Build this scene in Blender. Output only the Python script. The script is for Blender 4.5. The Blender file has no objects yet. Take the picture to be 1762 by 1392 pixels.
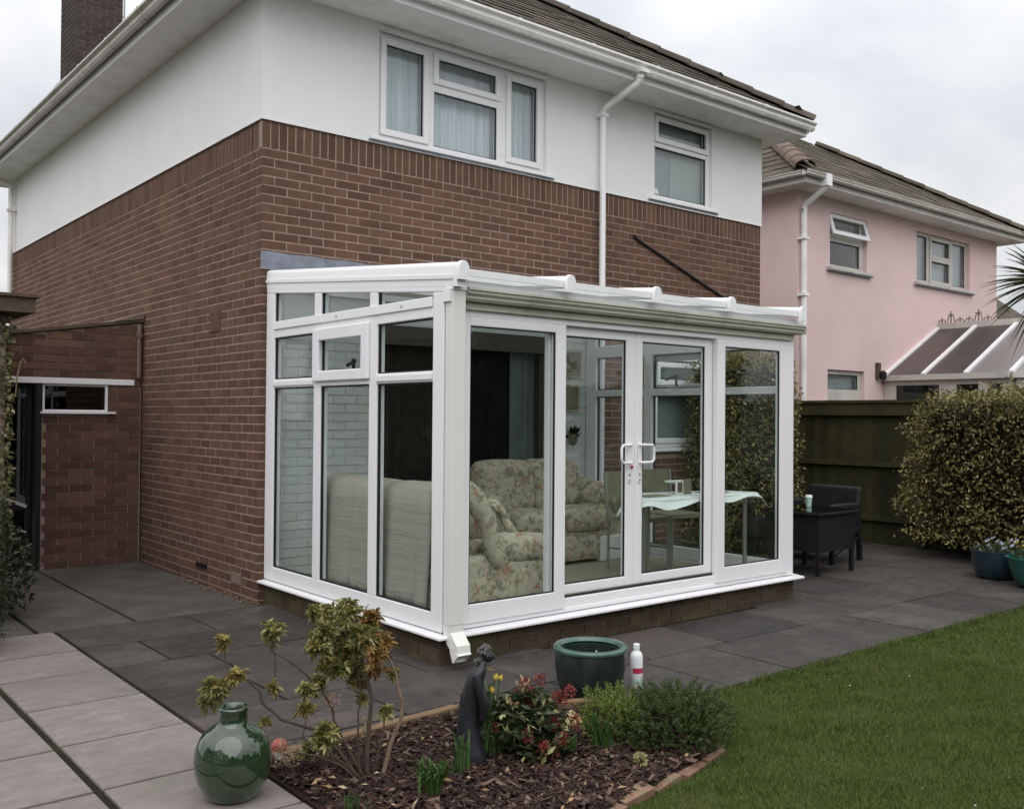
import bpy, bmesh, math, random
import numpy as np
from mathutils import Vector, Matrix

R = math.radians
rnd = random.Random(7)
nrs = np.random.RandomState(11)
SC = bpy.context.scene
COL = SC.collection

# ------------------------------------------------------------------ camera, sky, sun, exposure
cam_d = bpy.data.cameras.new("camera")
cam = bpy.data.objects.new("camera", cam_d)
COL.objects.link(cam)
SC.camera = cam
CAM = Vector((-3.3561, -7.3141, 1.4928))
yaw, pitch, roll = 0.6872, 0.0128, 0.0080
fwd = Vector((math.sin(yaw)*math.cos(pitch), math.cos(yaw)*math.cos(pitch), math.sin(pitch)))
rgt0 = Vector((math.cos(yaw), -math.sin(yaw), 0))
up0 = rgt0.cross(fwd)
rgt = math.cos(roll)*rgt0 + math.sin(roll)*up0
upv = -math.sin(roll)*rgt0 + math.cos(roll)*up0
cam.matrix_world = Matrix(((rgt.x, upv.x, -fwd.x, CAM.x), (rgt.y, upv.y, -fwd.y, CAM.y), (rgt.z, upv.z, -fwd.z, CAM.z), (0, 0, 0, 1)))
cam_d.sensor_fit = 'HORIZONTAL'
cam_d.sensor_width = 36
cam_d.lens = 1651.9/1762*36
cam_d.clip_start = 0.05
cam_d.clip_end = 2000

SUN_EL, SUN_AZ = R(46), R(222)      # azimuth clockwise from +Y (the sun stands behind the camera, veiled by cloud)
sun_d = bpy.data.lights.new("sun", 'SUN')
sun_d.energy = 1.3
sun_d.angle = R(75)
sun_d.color = (1.0, 0.97, 0.93)
sun = bpy.data.objects.new("sun", sun_d)
COL.objects.link(sun)
sdir = Vector((math.sin(SUN_AZ)*math.cos(SUN_EL), math.cos(SUN_AZ)*math.cos(SUN_EL), math.sin(SUN_EL)))
sun.rotation_euler = (-sdir).to_track_quat('-Z', 'Y').to_euler()

W = bpy.data.worlds.new("World")
SC.world = W
W.use_nodes = True
wn, wl = W.node_tree.nodes, W.node_tree.links
wn.clear()
def N(t, nodes=wn, **k):
    n = nodes.new(t)
    for a, b in k.items():
        setattr(n, a, b)
    return n
sky = N('ShaderNodeTexSky', sky_type='NISHITA', sun_disc=False, sun_elevation=SUN_EL, sun_rotation=SUN_AZ)
bg_sky = N('ShaderNodeBackground'); bg_sky.inputs[1].default_value = 0.10
wl.new(sky.outputs[0], bg_sky.inputs[0])
tc = N('ShaderNodeTexCoord')
sep = N('ShaderNodeSeparateXYZ'); wl.new(tc.outputs['Generated'], sep.inputs[0])
mz = N('ShaderNodeMath', operation='MAXIMUM'); wl.new(sep.outputs[2], mz.inputs[0]); mz.inputs[1].default_value = 0.0
az = N('ShaderNodeMath', operation='ADD'); wl.new(mz.outputs[0], az.inputs[0]); az.inputs[1].default_value = 0.28
dx = N('ShaderNodeMath', operation='DIVIDE'); wl.new(sep.outputs[0], dx.inputs[0]); wl.new(az.outputs[0], dx.inputs[1])
dy = N('ShaderNodeMath', operation='DIVIDE'); wl.new(sep.outputs[1], dy.inputs[0]); wl.new(az.outputs[0], dy.inputs[1])
cmb = N('ShaderNodeCombineXYZ'); wl.new(dx.outputs[0], cmb.inputs[0]); wl.new(dy.outputs[0], cmb.inputs[1])
n1 = N('ShaderNodeTexNoise'); wl.new(cmb.outputs[0], n1.inputs['Vector'])
n1.inputs['Scale'].default_value = 1.15; n1.inputs['Detail'].default_value = 5; n1.inputs['Roughness'].default_value = 0.5; n1.inputs['Distortion'].default_value = 0.35
cr = N('ShaderNodeValToRGB'); wl.new(n1.outputs[0], cr.inputs[0])
cr.color_ramp.elements[0].position = 0.32; cr.color_ramp.elements[0].color = (0.74, 0.77, 0.83, 1)
cr.color_ramp.elements[1].position = 0.58; cr.color_ramp.elements[1].color = (1.24, 1.235, 1.23, 1)
bg_cl = N('ShaderNodeBackground'); wl.new(cr.outputs[0], bg_cl.inputs[0])
lum = N('ShaderNodeMath', operation='MULTIPLY_ADD'); wl.new(mz.outputs[0], lum.inputs[0])      # overcast sky: twice-and-more brighter overhead than at the horizon
lum.inputs[1].default_value = 0.96; lum.inputs[2].default_value = 0.50
wl.new(lum.outputs[0], bg_cl.inputs[1])
mx = N('ShaderNodeMixShader'); mx.inputs[0].default_value = 0.93
wl.new(bg_sky.outputs[0], mx.inputs[1]); wl.new(bg_cl.outputs[0], mx.inputs[2])
wo = N('ShaderNodeOutputWorld'); wl.new(mx.outputs[0], wo.inputs[0])

SC.view_settings.view_transform = 'Standard'
SC.view_settings.look = 'None'
SC.view_settings.exposure = 0.23
SC.view_settings.gamma = 1.0
SC.view_settings.use_curve_mapping = False
SC.render.engine = 'CYCLES'
SC.cycles.max_bounces = 10
SC.cycles.transparent_max_bounces = 24
SC.cycles.sample_clamp_indirect = 6
SC.cycles.use_denoising = True

# ------------------------------------------------------------------ materials
def mat(name, c1, c2=None, scale=3.0, detail=5, rough=0.6, spec=0.4, rand=0.0, bump=0.0, bscale=40.0, bdist=0.004,
        c3=None, scale3=0.6, lo3=0.5, hi3=0.68, coat=0.0, metal=0.0, trans=0.0, ramp=None, stretch=None, rvar=0.0, nrough=0.6):
    """colour = c1..c2 by noise on the world position, c3 stains, value jitter per piece; ramp = list of colours picked per piece"""
    m = bpy.data.materials.new(name); m.use_nodes = True
    nt = m.node_tree; nd, lk = nt.nodes, nt.links
    b = nd['Principled BSDF']
    b.inputs['Roughness'].default_value = rough
    b.inputs['Specular IOR Level'].default_value = spec
    b.inputs['Metallic'].default_value = metal
    b.inputs['Coat Weight'].default_value = coat
    b.inputs['Coat Roughness'].default_value = 0.05
    geo = N('ShaderNodeNewGeometry', nd); oi = N('ShaderNodeObjectInfo', nd)
    vec = geo.outputs['Position']
    if stretch:
        mp = N('ShaderNodeMapping', nd); mp.inputs['Scale'].default_value = stretch
        lk.new(vec, mp.inputs[0]); vec = mp.outputs[0]
    add = N('ShaderNodeMath', nd, operation='ADD'); lk.new(geo.outputs['Random Per Island'], add.inputs[0]); lk.new(oi.outputs['Random'], add.inputs[1])
    fr = N('ShaderNodeMath', nd, operation='FRACT'); lk.new(add.outputs[0], fr.inputs[0])
    if ramp:
        cr = N('ShaderNodeValToRGB', nd); lk.new(fr.outputs[0], cr.inputs[0])
        e = cr.color_ramp.elements
        while len(e) < len(ramp): e.new(0.5)
        for i, c in enumerate(ramp):
            e[i].position = i/(len(ramp)-1); e[i].color = (*c, 1)
        colr = cr.outputs[0]
        if c2 is not None:
            nz = N('ShaderNodeTexNoise', nd); lk.new(vec, nz.inputs['Vector']); nz.inputs['Scale'].default_value = scale; nz.inputs['Detail'].default_value = detail
            mr = N('ShaderNodeMapRange', nd); lk.new(nz.outputs[0], mr.inputs[0]); mr.inputs[1].default_value = 0.45; mr.inputs[2].default_value = 0.65
            mi = N('ShaderNodeMix', nd, data_type='RGBA'); lk.new(mr.outputs[0], mi.inputs[0]); lk.new(colr, mi.inputs[6]); mi.inputs[7].default_value = (*c2, 1)
            colr = mi.outputs[2]
    else:
        nz = N('ShaderNodeTexNoise', nd); lk.new(vec, nz.inputs['Vector'])
        nz.inputs['Scale'].default_value = scale; nz.inputs['Detail'].default_value = detail; nz.inputs['Roughness'].default_value = nrough
        mr = N('ShaderNodeMapRange', nd); lk.new(nz.outputs[0], mr.inputs[0]); mr.inputs[1].default_value = 0.3; mr.inputs[2].default_value = 0.7
        mi = N('ShaderNodeMix', nd, data_type='RGBA'); lk.new(mr.outputs[0], mi.inputs[0])
        mi.inputs[6].default_value = (*c1, 1); mi.inputs[7].default_value = (*(c2 or c1), 1)
        colr = mi.outputs[2]
    if c3 is not None:
        nz3 = N('ShaderNodeTexNoise', nd); lk.new(geo.outputs['Position'], nz3.inputs['Vector']); nz3.inputs['Scale'].default_value = scale3; nz3.inputs['Detail'].default_value = 6
        nz3.inputs['Roughness'].default_value = 0.65
        mr3 = N('ShaderNodeMapRange', nd); lk.new(nz3.outputs[0], mr3.inputs[0]); mr3.inputs[1].default_value = lo3; mr3.inputs[2].default_value = hi3
        mi3 = N('ShaderNodeMix', nd, data_type='RGBA'); lk.new(mr3.outputs[0], mi3.inputs[0]); lk.new(colr, mi3.inputs[6]); mi3.inputs[7].default_value = (*c3, 1)
        colr = mi3.outputs[2]
    if rand:
        hs = N('ShaderNodeHueSaturation', nd)
        mv = N('ShaderNodeMapRange', nd); lk.new(fr.outputs[0], mv.inputs[0]); mv.inputs[3].default_value = 1-rand; mv.inputs[4].default_value = 1+rand
        lk.new(mv.outputs[0], hs.inputs['Value'])
        fr2 = N('ShaderNodeMath', nd, operation='MULTIPLY'); lk.new(fr.outputs[0], fr2.inputs[0]); fr2.inputs[1].default_value = 7.31
        fr3 = N('ShaderNodeMath', nd, operation='FRACT'); lk.new(fr2.outputs[0], fr3.inputs[0])
        mh = N('ShaderNodeMapRange', nd); lk.new(fr3.outputs[0], mh.inputs[0]); mh.inputs[3].default_value = 0.5-rand*0.035; mh.inputs[4].default_value = 0.5+rand*0.035
        lk.new(mh.outputs[0], hs.inputs['Hue'])
        lk.new(colr, hs.inputs['Color']); colr = hs.outputs[0]
    lk.new(colr, b.inputs['Base Color'])
    if rvar:
        nr = N('ShaderNodeTexNoise', nd); lk.new(geo.outputs['Position'], nr.inputs['Vector']); nr.inputs['Scale'].default_value = 2.2; nr.inputs['Detail'].default_value = 6
        mrr = N('ShaderNodeMapRange', nd); lk.new(nr.outputs[0], mrr.inputs[0]); mrr.inputs[1].default_value = 0.3; mrr.inputs[2].default_value = 0.7
        mrr.inputs[3].default_value = rough-rvar; mrr.inputs[4].default_value = rough+rvar; lk.new(mrr.outputs[0], b.inputs['Roughness'])
    if bump:
        nb = N('ShaderNodeTexNoise', nd); lk.new(vec, nb.inputs['Vector']); nb.inputs['Scale'].default_value = bscale; nb.inputs['Detail'].default_value = 6
        bp = N('ShaderNodeBump', nd); bp.inputs['Strength'].default_value = bump; bp.inputs['Distance'].default_value = bdist
        lk.new(nb.outputs[0], bp.inputs['Height']); lk.new(bp.outputs[0], b.inputs['Normal'])
    if trans:
        out = nd['Material Output']
        tr = N('ShaderNodeBsdfTranslucent', nd); lk.new(colr, tr.inputs[0])
        ms = N('ShaderNodeMixShader', nd); ms.inputs[0].default_value = trans
        lk.new(b.outputs[0], ms.inputs[1]); lk.new(tr.outputs[0], ms.inputs[2]); lk.new(ms.outputs[0], out.inputs[0])
    return m

def glass_mat(name, tint=(0.88, 0.95, 0.93), gloss=1.0, body=0.0, body_col=(0.6, 0.7, 0.7), rough=0.0, f0=0.05):
    """thin pane: tinted see-through plus a mirror share that grows towards grazing view"""
    m = bpy.data.materials.new(name); m.use_nodes = True
    nd, lk = m.node_tree.nodes, m.node_tree.links
    nd.remove(nd['Principled BSDF'])
    out = nd['Material Output']
    t = N('ShaderNodeBsdfTransparent', nd); t.inputs[0].default_value = (*tint, 1)
    g = N('ShaderNodeBsdfGlossy', nd); g.inputs['Roughness'].default_value = rough; g.inputs['Color'].default_value = (1, 1, 1, 1)
    lw = N('ShaderNodeLayerWeight', nd); lw.inputs[0].default_value = 0.5
    p5 = N('ShaderNodeMath', nd, operation='POWER'); lk.new(lw.outputs['Facing'], p5.inputs[0]); p5.inputs[1].default_value = 5
    ml = N('ShaderNodeMath', nd, operation='MULTIPLY_ADD'); lk.new(p5.outputs[0], ml.inputs[0]); ml.inputs[1].default_value = (1-f0)*gloss; ml.inputs[2].default_value = f0*gloss
    base = t
    if body:
        d = N('ShaderNodeBsdfDiffuse', nd); d.inputs[0].default_value = (*body_col, 1)
        mb = N('ShaderNodeMixShader', nd); mb.inputs[0].default_value = body
        lk.new(t.outputs[0], mb.inputs[1]); lk.new(d.outputs[0], mb.inputs[2]); base = mb
    ms = N('ShaderNodeMixShader', nd); lk.new(ml.outputs[0], ms.inputs[0]); lk.new(base.outputs[0], ms.inputs[1]); lk.new(g.outputs[0], ms.inputs[2])
    lk.new(ms.outputs[0], out.inputs[0])
    return m

M = {}
M['brick'] = mat('brick_red_brown', (0.136, 0.077, 0.053), (0.092, 0.056, 0.041), scale=9, rough=0.9, spec=0.2, rand=0.17, bump=0.85, bscale=75, bdist=0.005,
                 c3=(0.158, 0.082, 0.058), scale3=0.8, lo3=0.5, hi3=0.75)
M['brick_out'] = mat('brick_outhouse', (0.135, 0.070, 0.052), (0.092, 0.053, 0.042), scale=8, rough=0.9, spec=0.2, rand=0.25, bump=0.5, bscale=90, bdist=0.003)
M['mortar'] = mat('mortar', (0.37, 0.285, 0.232), (0.28, 0.215, 0.176), scale=14, rough=0.95, spec=0.1, bump=0.5, bscale=120, bdist=0.003, c3=(0.21, 0.162, 0.132), scale3=1.1)
M['brick_ch'] = mat('brick_chimney', (0.072, 0.056, 0.052), (0.050, 0.042, 0.041), scale=8, rough=0.9, spec=0.2, rand=0.2, bump=0.5, bscale=90)
M['render'] = mat('white_render', (0.79, 0.79, 0.80), (0.76, 0.76, 0.77), scale=1.3, rough=0.85, spec=0.2, bump=0.15, bscale=160, bdist=0.002, c3=(0.735, 0.735, 0.735), scale3=0.5)
M['pink'] = mat('pink_render', (0.72, 0.545, 0.535), (0.67, 0.505, 0.495), scale=1.1, rough=0.9, spec=0.15, bump=0.2, bscale=120, bdist=0.003, c3=(0.61, 0.485, 0.47), scale3=0.45)
M['pvc'] = mat('white_pvc', (0.80, 0.80, 0.82), (0.77, 0.77, 0.79), scale=2, rough=0.28, spec=0.45)
M['pvc_old'] = mat('weathered_pvc', (0.56, 0.54, 0.50), (0.43, 0.41, 0.38), scale=3, rough=0.45, spec=0.4, c3=(0.36, 0.35, 0.32), scale3=2.2, lo3=0.55, hi3=0.75)
M['pvc_grey'] = mat('greyed_pvc', (0.83, 0.82, 0.81), (0.77, 0.76, 0.75), scale=5, rough=0.45, spec=0.35, c3=(0.66, 0.64, 0.61), scale3=3)
M['cream'] = mat('cream_gutter', (0.56, 0.55, 0.48), (0.48, 0.47, 0.41), scale=2.5, rough=0.4, spec=0.4, c3=(0.36, 0.35, 0.30), scale3=2.5)
M['creampipe'] = mat('cream_pipe', (0.72, 0.715, 0.685), (0.69, 0.685, 0.655), scale=2.5, rough=0.4, spec=0.4)
M['gasket'] = mat('black_gasket', (0.012, 0.012, 0.014), rough=0.55, spec=0.3)
M['glass'] = glass_mat('clear_glass', tint=(0.935, 0.962, 0.955), gloss=0.62)
M['glass_up'] = glass_mat('window_glass', tint=(0.93, 0.955, 0.955), gloss=1.1)
M['glass_dark'] = glass_mat('dark_glass', tint=(0.30, 0.33, 0.33), gloss=0.9)
M['poly'] = mat('roof_polycarbonate', (0.84, 0.87, 0.86), (0.81, 0.84, 0.83), rough=0.25, spec=0.4, trans=0.70)
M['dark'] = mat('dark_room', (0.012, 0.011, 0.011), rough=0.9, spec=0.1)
M['lead'] = mat('lead_sheet', (0.28, 0.31, 0.37), (0.14, 0.155, 0.19), scale=7, rough=0.5, spec=0.5, metal=0.35, bump=0.4, bscale=18, bdist=0.006, c3=(0.45, 0.46, 0.47), scale3=3.5, lo3=0.55, hi3=0.8)
M['tile'] = mat('roof_tile', (0.115, 0.098, 0.080), (0.075, 0.066, 0.055), scale=6, rough=0.95, spec=0.1, rand=0.22, bump=0.6, bscale=70, c3=(0.092, 0.086, 0.064), scale3=1.6, lo3=0.48, hi3=0.66)
M['tile_n'] = mat('neighbour_tile', (0.135, 0.112, 0.090), (0.085, 0.073, 0.058), scale=6, rough=0.95, spec=0.1, rand=0.3, bump=0.6, bscale=60, c3=(0.082, 0.078, 0.056), scale3=1.3, lo3=0.45, hi3=0.66)
M['hip'] = mat('hip_tile', (0.215, 0.16, 0.132), (0.145, 0.112, 0.093), scale=7, rough=0.95, spec=0.1, rand=0.15, bump=0.5, bscale=60)
M['slab_l'] = mat('pale_slab', (0.250, 0.216, 0.207), (0.150, 0.131, 0.125), scale=8, detail=9, rough=0.85, spec=0.25, rand=0.09, bump=0.9, bscale=13, bdist=0.008, c3=(0.160, 0.146, 0.130), scale3=1.7, stretch=(1.0, 1.7, 1), nrough=0.75)
M['slab_d'] = mat('dark_slab', (0.070, 0.061, 0.056), (0.018, 0.0165, 0.016), scale=13, detail=12, rough=0.66, spec=0.32, rand=0.22, bump=0.9, bscale=24, bdist=0.007, c3=(0.078, 0.066, 0.060), scale3=2.1, lo3=0.48, hi3=0.70, stretch=(1.0, 1.9, 1), rvar=0.15, nrough=0.8)
M['slab_w'] = mat('worn_slab', (0.105, 0.085, 0.074), (0.030, 0.026, 0.024), scale=12, detail=10, rough=0.7, spec=0.3, rand=0.1, bump=0.75, bscale=9, bdist=0.009, c3=(0.05, 0.044, 0.042), scale3=1.8, stretch=(1.0, 1.9, 1), nrough=0.8)
M['slab_b'] = mat('concrete_slab', (0.100, 0.090, 0.083), (0.052, 0.047, 0.044), scale=3, detail=9, rough=0.85, spec=0.25, rand=0.06, bump=0.5, bscale=16, bdist=0.005, c3=(0.062, 0.056, 0.050), scale3=1.6)
M['joint'] = mat('slab_joint', (0.026, 0.021, 0.018), (0.016, 0.014, 0.012), scale=10, rough=0.95, spec=0.1, c3=(0.030, 0.028, 0.014), scale3=2.5)
M['soil'] = mat('soil', (0.035, 0.022, 0.017), (0.02, 0.014, 0.012), scale=14, rough=1, spec=0.1, bump=1.0, bscale=40, bdist=0.02)
M['chips'] = mat('bark_chips', None, rough=0.85, spec=0.2, ramp=[(0.016, 0.010, 0.009), (0.030, 0.017, 0.014), (0.042, 0.022, 0.018), (0.024, 0.014, 0.012), (0.06, 0.034, 0.027), (0.020, 0.012, 0.010), (0.17, 0.115, 0.085), (0.035, 0.020, 0.017)])
M['litter'] = mat('dry_leaf', None, rough=0.8, spec=0.2, ramp=[(0.30, 0.19, 0.09), (0.42, 0.30, 0.17), (0.22, 0.12, 0.06), (0.48, 0.40, 0.28)])
M['turf'] = mat('turf_base', (0.046, 0.070, 0.018), (0.030, 0.050, 0.012), scale=9, rough=1, spec=0.05, bump=0.8, bscale=60, bdist=0.02, c3=(0.07, 0.082, 0.026), scale3=1.2)
M['grass'] = mat('grass_blades', None, (0.098, 0.122, 0.036), scale=3.0, rough=0.6, spec=0.2, trans=0.3,
                 ramp=[(0.048, 0.084, 0.013), (0.080, 0.122, 0.020), (0.060, 0.102, 0.015), (0.115, 0.150, 0.034), (0.040, 0.070, 0.012), (0.18, 0.195, 0.075)])
M['plinth'] = mat('mossy_brick', (0.085, 0.06, 0.042), (0.05, 0.04, 0.03), scale=5, rough=0.95, spec=0.1, rand=0.2, bump=0.6, bscale=50, c3=(0.085, 0.08, 0.035), scale3=3.0, lo3=0.5, hi3=0.7)
M['paintbrick'] = mat('painted_brick', (0.70, 0.73, 0.72), (0.66, 0.69, 0.68), scale=4, rough=0.6, spec=0.3, rand=0.03, bump=0.3, bscale=60)
M['carpet'] = mat('carpet', (0.36, 0.32, 0.25), (0.30, 0.27, 0.21), scale=30, rough=1, spec=0.05, bump=0.4, bscale=200)
M['wood'] = mat('brown_timber', (0.16, 0.095, 0.055), (0.11, 0.065, 0.04), scale=6, rough=0.6, stretch=(1, 1, 8))
M['wood_d'] = mat('dark_timber', (0.085, 0.066, 0.052), (0.06, 0.048, 0.04), scale=6, rough=0.6, stretch=(1, 1, 8))
M['curtain_d'] = mat('dark_curtain', (0.020, 0.020, 0.022), (0.014, 0.014, 0.016), scale=4, rough=0.95, spec=0.1)
M['curtain_t'] = mat('grey_curtain', (0.19, 0.23, 0.22), (0.14, 0.17, 0.165), scale=4, rough=0.95, spec=0.1)
M['net'] = mat('net_curtain', (0.78, 0.83, 0.86), (0.54, 0.59, 0.63), scale=3.2, detail=3, rough=0.95, spec=0.05, stretch=(11, 0.2, 0.25), c3=(0.62, 0.67, 0.71), scale3=38, lo3=0.55, hi3=0.62)  # vertical streaks put fold shading into the colour
M['blind'] = mat('frosted_blind', (0.24, 0.275, 0.315), (0.32, 0.37, 0.385), scale=1.2, rough=0.6)
M['blind2'] = mat('pale_blind', (0.36, 0.42, 0.41), (0.30, 0.36, 0.36), scale=1.5, rough=0.8)
M['throw'] = mat('cream_throw', (0.39, 0.36, 0.31), (0.345, 0.32, 0.28), scale=22, rough=0.95, spec=0.05, bump=0.8, bscale=22, bdist=0.01, stretch=(0.15, 0.06, 1.6))
M['white'] = mat('white_cloth', (0.74, 0.78, 0.76), (0.70, 0.74, 0.72), scale=3, rough=0.8, spec=0.15)
M['chrome'] = mat('brushed_steel', (0.42, 0.43, 0.42), rough=0.3, metal=0.8)
M['black'] = mat('black_plastic', (0.012, 0.012, 0.014), rough=0.5, spec=0.3)
M['wicker'] = mat('dark_wicker', (0.012, 0.011, 0.013), (0.005, 0.005, 0.006), scale=60, rough=0.55, spec=0.35, bump=0.8, bscale=110, bdist=0.006, stretch=(1, 1, 2.2))
M['fence'] = mat('green_fence', (0.050, 0.048, 0.020), (0.034, 0.034, 0.015), scale=6, rough=0.9, spec=0.15, rand=0.22, bump=0.5, bscale=40, stretch=(1, 3, 0.5), c3=(0.024, 0.021, 0.015), scale3=1.2)
M['bark'] = mat('bark', (0.25, 0.185, 0.125), (0.15, 0.105, 0.07), scale=30, rough=0.9, bump=0.6, bscale=60)
M['bark_d'] = mat('dark_bark', (0.10, 0.072, 0.05), (0.06, 0.045, 0.033), scale=30, rough=0.9, bump=0.6, bscale=60)
def leafmat(name, ramp, trans=0.25, rough=0.45, spec=0.35):
    return mat(name, None, rough=rough, spec=spec, trans=trans, ramp=ramp)
M['lf_varieg'] = leafmat('variegated_leaf', [(0.075, 0.080, 0.026), (0.36, 0.30, 0.11), (0.10, 0.11, 0.033), (0.25, 0.22, 0.07), (0.06, 0.066, 0.022), (0.46, 0.40, 0.18), (0.09, 0.10, 0.03), (0.26, 0.19, 0.065)])
M['lf_inner'] = leafmat('shaded_inner_leaf', [(0.050, 0.045, 0.020), (0.035, 0.034, 0.015), (0.075, 0.062, 0.028), (0.04, 0.04, 0.018)])  # darker leaf copy, the hedge's inner shade is put into its colour
M['lf_ivy'] = leafmat('ivy_leaf', [(0.10, 0.105, 0.045), (0.30, 0.27, 0.14), (0.07, 0.085, 0.03), (0.2, 0.19, 0.09), (0.05, 0.06, 0.022)])
M['lf_dark'] = leafmat('dark_leaf', [(0.016, 0.026, 0.010), (0.032, 0.045, 0.017), (0.02, 0.032, 0.012), (0.045, 0.055, 0.022)])
M['lf_pg'] = leafmat('pieris_green', [(0.085, 0.118, 0.032), (0.24, 0.24, 0.072), (0.06, 0.09, 0.024), (0.36, 0.33, 0.115), (0.12, 0.15, 0.042), (0.46, 0.41, 0.19), (0.075, 0.105, 0.03)])
M['lf_py'] = leafmat('pieris_yellow', [(0.25, 0.22, 0.06), (0.33, 0.27, 0.085), (0.13, 0.135, 0.035), (0.30, 0.20, 0.07), (0.10, 0.12, 0.03)])
M['lf_po'] = leafmat('pieris_bronze', [(0.30, 0.13, 0.045), (0.24, 0.15, 0.05), (0.14, 0.13, 0.035), (0.34, 0.17, 0.065), (0.12, 0.09, 0.03)])
M['lf_pt'] = leafmat('pieris_buds', [(0.42, 0.30, 0.19), (0.50, 0.40, 0.27), (0.35, 0.22, 0.14), (0.50, 0.42, 0.22)])
M['lf_pp'] = leafmat('pieris_pink_buds', [(0.42, 0.22, 0.16), (0.50, 0.38, 0.27), (0.36, 0.18, 0.13), (0.45, 0.32, 0.22)])
M['lf_sk'] = leafmat('skimmia_leaf', [(0.020, 0.035, 0.012), (0.035, 0.055, 0.018), (0.03, 0.048, 0.02), (0.06, 0.08, 0.03), (0.022, 0.036, 0.014), (0.09, 0.11, 0.05)])
M['lf_pale'] = leafmat('pale_leaf', [(0.40, 0.40, 0.17), (0.52, 0.47, 0.25), (0.30, 0.32, 0.13), (0.5, 0.38, 0.2)])
M['bud_red'] = leafmat('red_bud', [(0.17, 0.022, 0.020), (0.26, 0.05, 0.038), (0.20, 0.03, 0.03), (0.30, 0.075, 0.045)], trans=0.1)
M['pet_y'] = leafmat('yellow_petal', [(0.70, 0.55, 0.06), (0.78, 0.66, 0.15)])
M['pet_c'] = leafmat('cream_petal', [(0.75, 0.70, 0.36), (0.80, 0.77, 0.50), (0.68, 0.60, 0.22)])
M['pet_w'] = leafmat('white_blue_petal', [(0.65, 0.68, 0.75), (0.35, 0.40, 0.6), (0.75, 0.75, 0.75)])
M['lf_br'] = leafmat('bright_sprig', [(0.13, 0.18, 0.032), (0.21, 0.25, 0.05), (0.09, 0.135, 0.025), (0.06, 0.10, 0.02)])
M['lf_mo'] = leafmat('mound_sprig', [(0.03, 0.052, 0.015), (0.056, 0.088, 0.024), (0.04, 0.068, 0.018), (0.105, 0.135, 0.038), (0.026, 0.044, 0.013)])
M['lf_bulb'] = leafmat('bulb_leaf', [(0.045, 0.10, 0.025), (0.075, 0.15, 0.04), (0.04, 0.085, 0.022), (0.10, 0.17, 0.06)])
M['lf_palm'] = leafmat('palm_leaf', [(0.034, 0.048, 0.020), (0.06, 0.078, 0.032), (0.04, 0.058, 0.023), (0.09, 0.10, 0.045)])
M['statue'] = mat('dark_bronze', (0.019, 0.021, 0.027), (0.010, 0.011, 0.015), scale=12, rough=0.5, spec=0.5, bump=0.5, bscale=40, c3=(0.05, 0.053, 0.060), scale3=6, lo3=0.54, hi3=0.75)
M['statue_h'] = mat('worn_bronze_hair', (0.12, 0.115, 0.11), (0.035, 0.035, 0.038), scale=45, rough=0.6, spec=0.4, bump=0.9, bscale=60, bdist=0.01)
M['pot'] = mat('dark_glaze', (0.008, 0.012, 0.012), (0.020, 0.030, 0.027), scale=8, rough=0.38, spec=0.35, coat=0.06, stretch=(2.5, 2.5, 0.5), c3=(0.035, 0.022, 0.016), scale3=5, lo3=0.55, hi3=0.7)
M['potrim'] = mat('green_glaze', (0.060, 0.130, 0.102), (0.035, 0.085, 0.066), scale=9, rough=0.25, spec=0.5, coat=0.3)
M['pot_blue'] = mat('blue_glaze', (0.010, 0.026, 0.036), (0.016, 0.038, 0.048), scale=9, rough=0.25, spec=0.5, coat=0.3, stretch=(1, 1, 0.3))
M['pot_teal'] = mat('teal_glaze', (0.010, 0.075, 0.062), (0.018, 0.10, 0.082), scale=9, rough=0.2, spec=0.5, coat=0.3)
M['edging'] = mat('edging_timber', (0.21, 0.135, 0.075), (0.12, 0.078, 0.045), scale=9, rough=0.9, bump=0.5, bscale=40, stretch=(0.4, 2, 1))
M['edgebrick'] = mat('edging_brick', (0.26, 0.15, 0.105), (0.17, 0.10, 0.072), scale=12, rough=0.95, rand=0.2, bump=0.6, bscale=60, c3=(0.16, 0.15, 0.08), scale3=7)
M['bottle'] = mat('white_bottle', (0.72, 0.75, 0.76), rough=0.35, spec=0.4)
M['redlabel'] = mat('red_label', (0.42, 0.03, 0.07), rough=0.5)
M['redcap'] = mat('red_glaze', (0.42, 0.095, 0.075), (0.34, 0.07, 0.06), scale=20, rough=0.35, coat=0.2)
M['mint'] = mat('mint_cup', (0.34, 0.50, 0.43), rough=0.5)
M['picture'] = mat('faded_print', (0.27, 0.25, 0.17), (0.18, 0.18, 0.12), scale=14, rough=0.6)
M['palewood'] = mat('pale_frame', (0.40, 0.36, 0.27), rough=0.6)
M['earth'] = mat('far_ground', (0.085, 0.085, 0.060), (0.065, 0.068, 0.045), scale=0.6, rough=1, spec=0.05)

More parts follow.
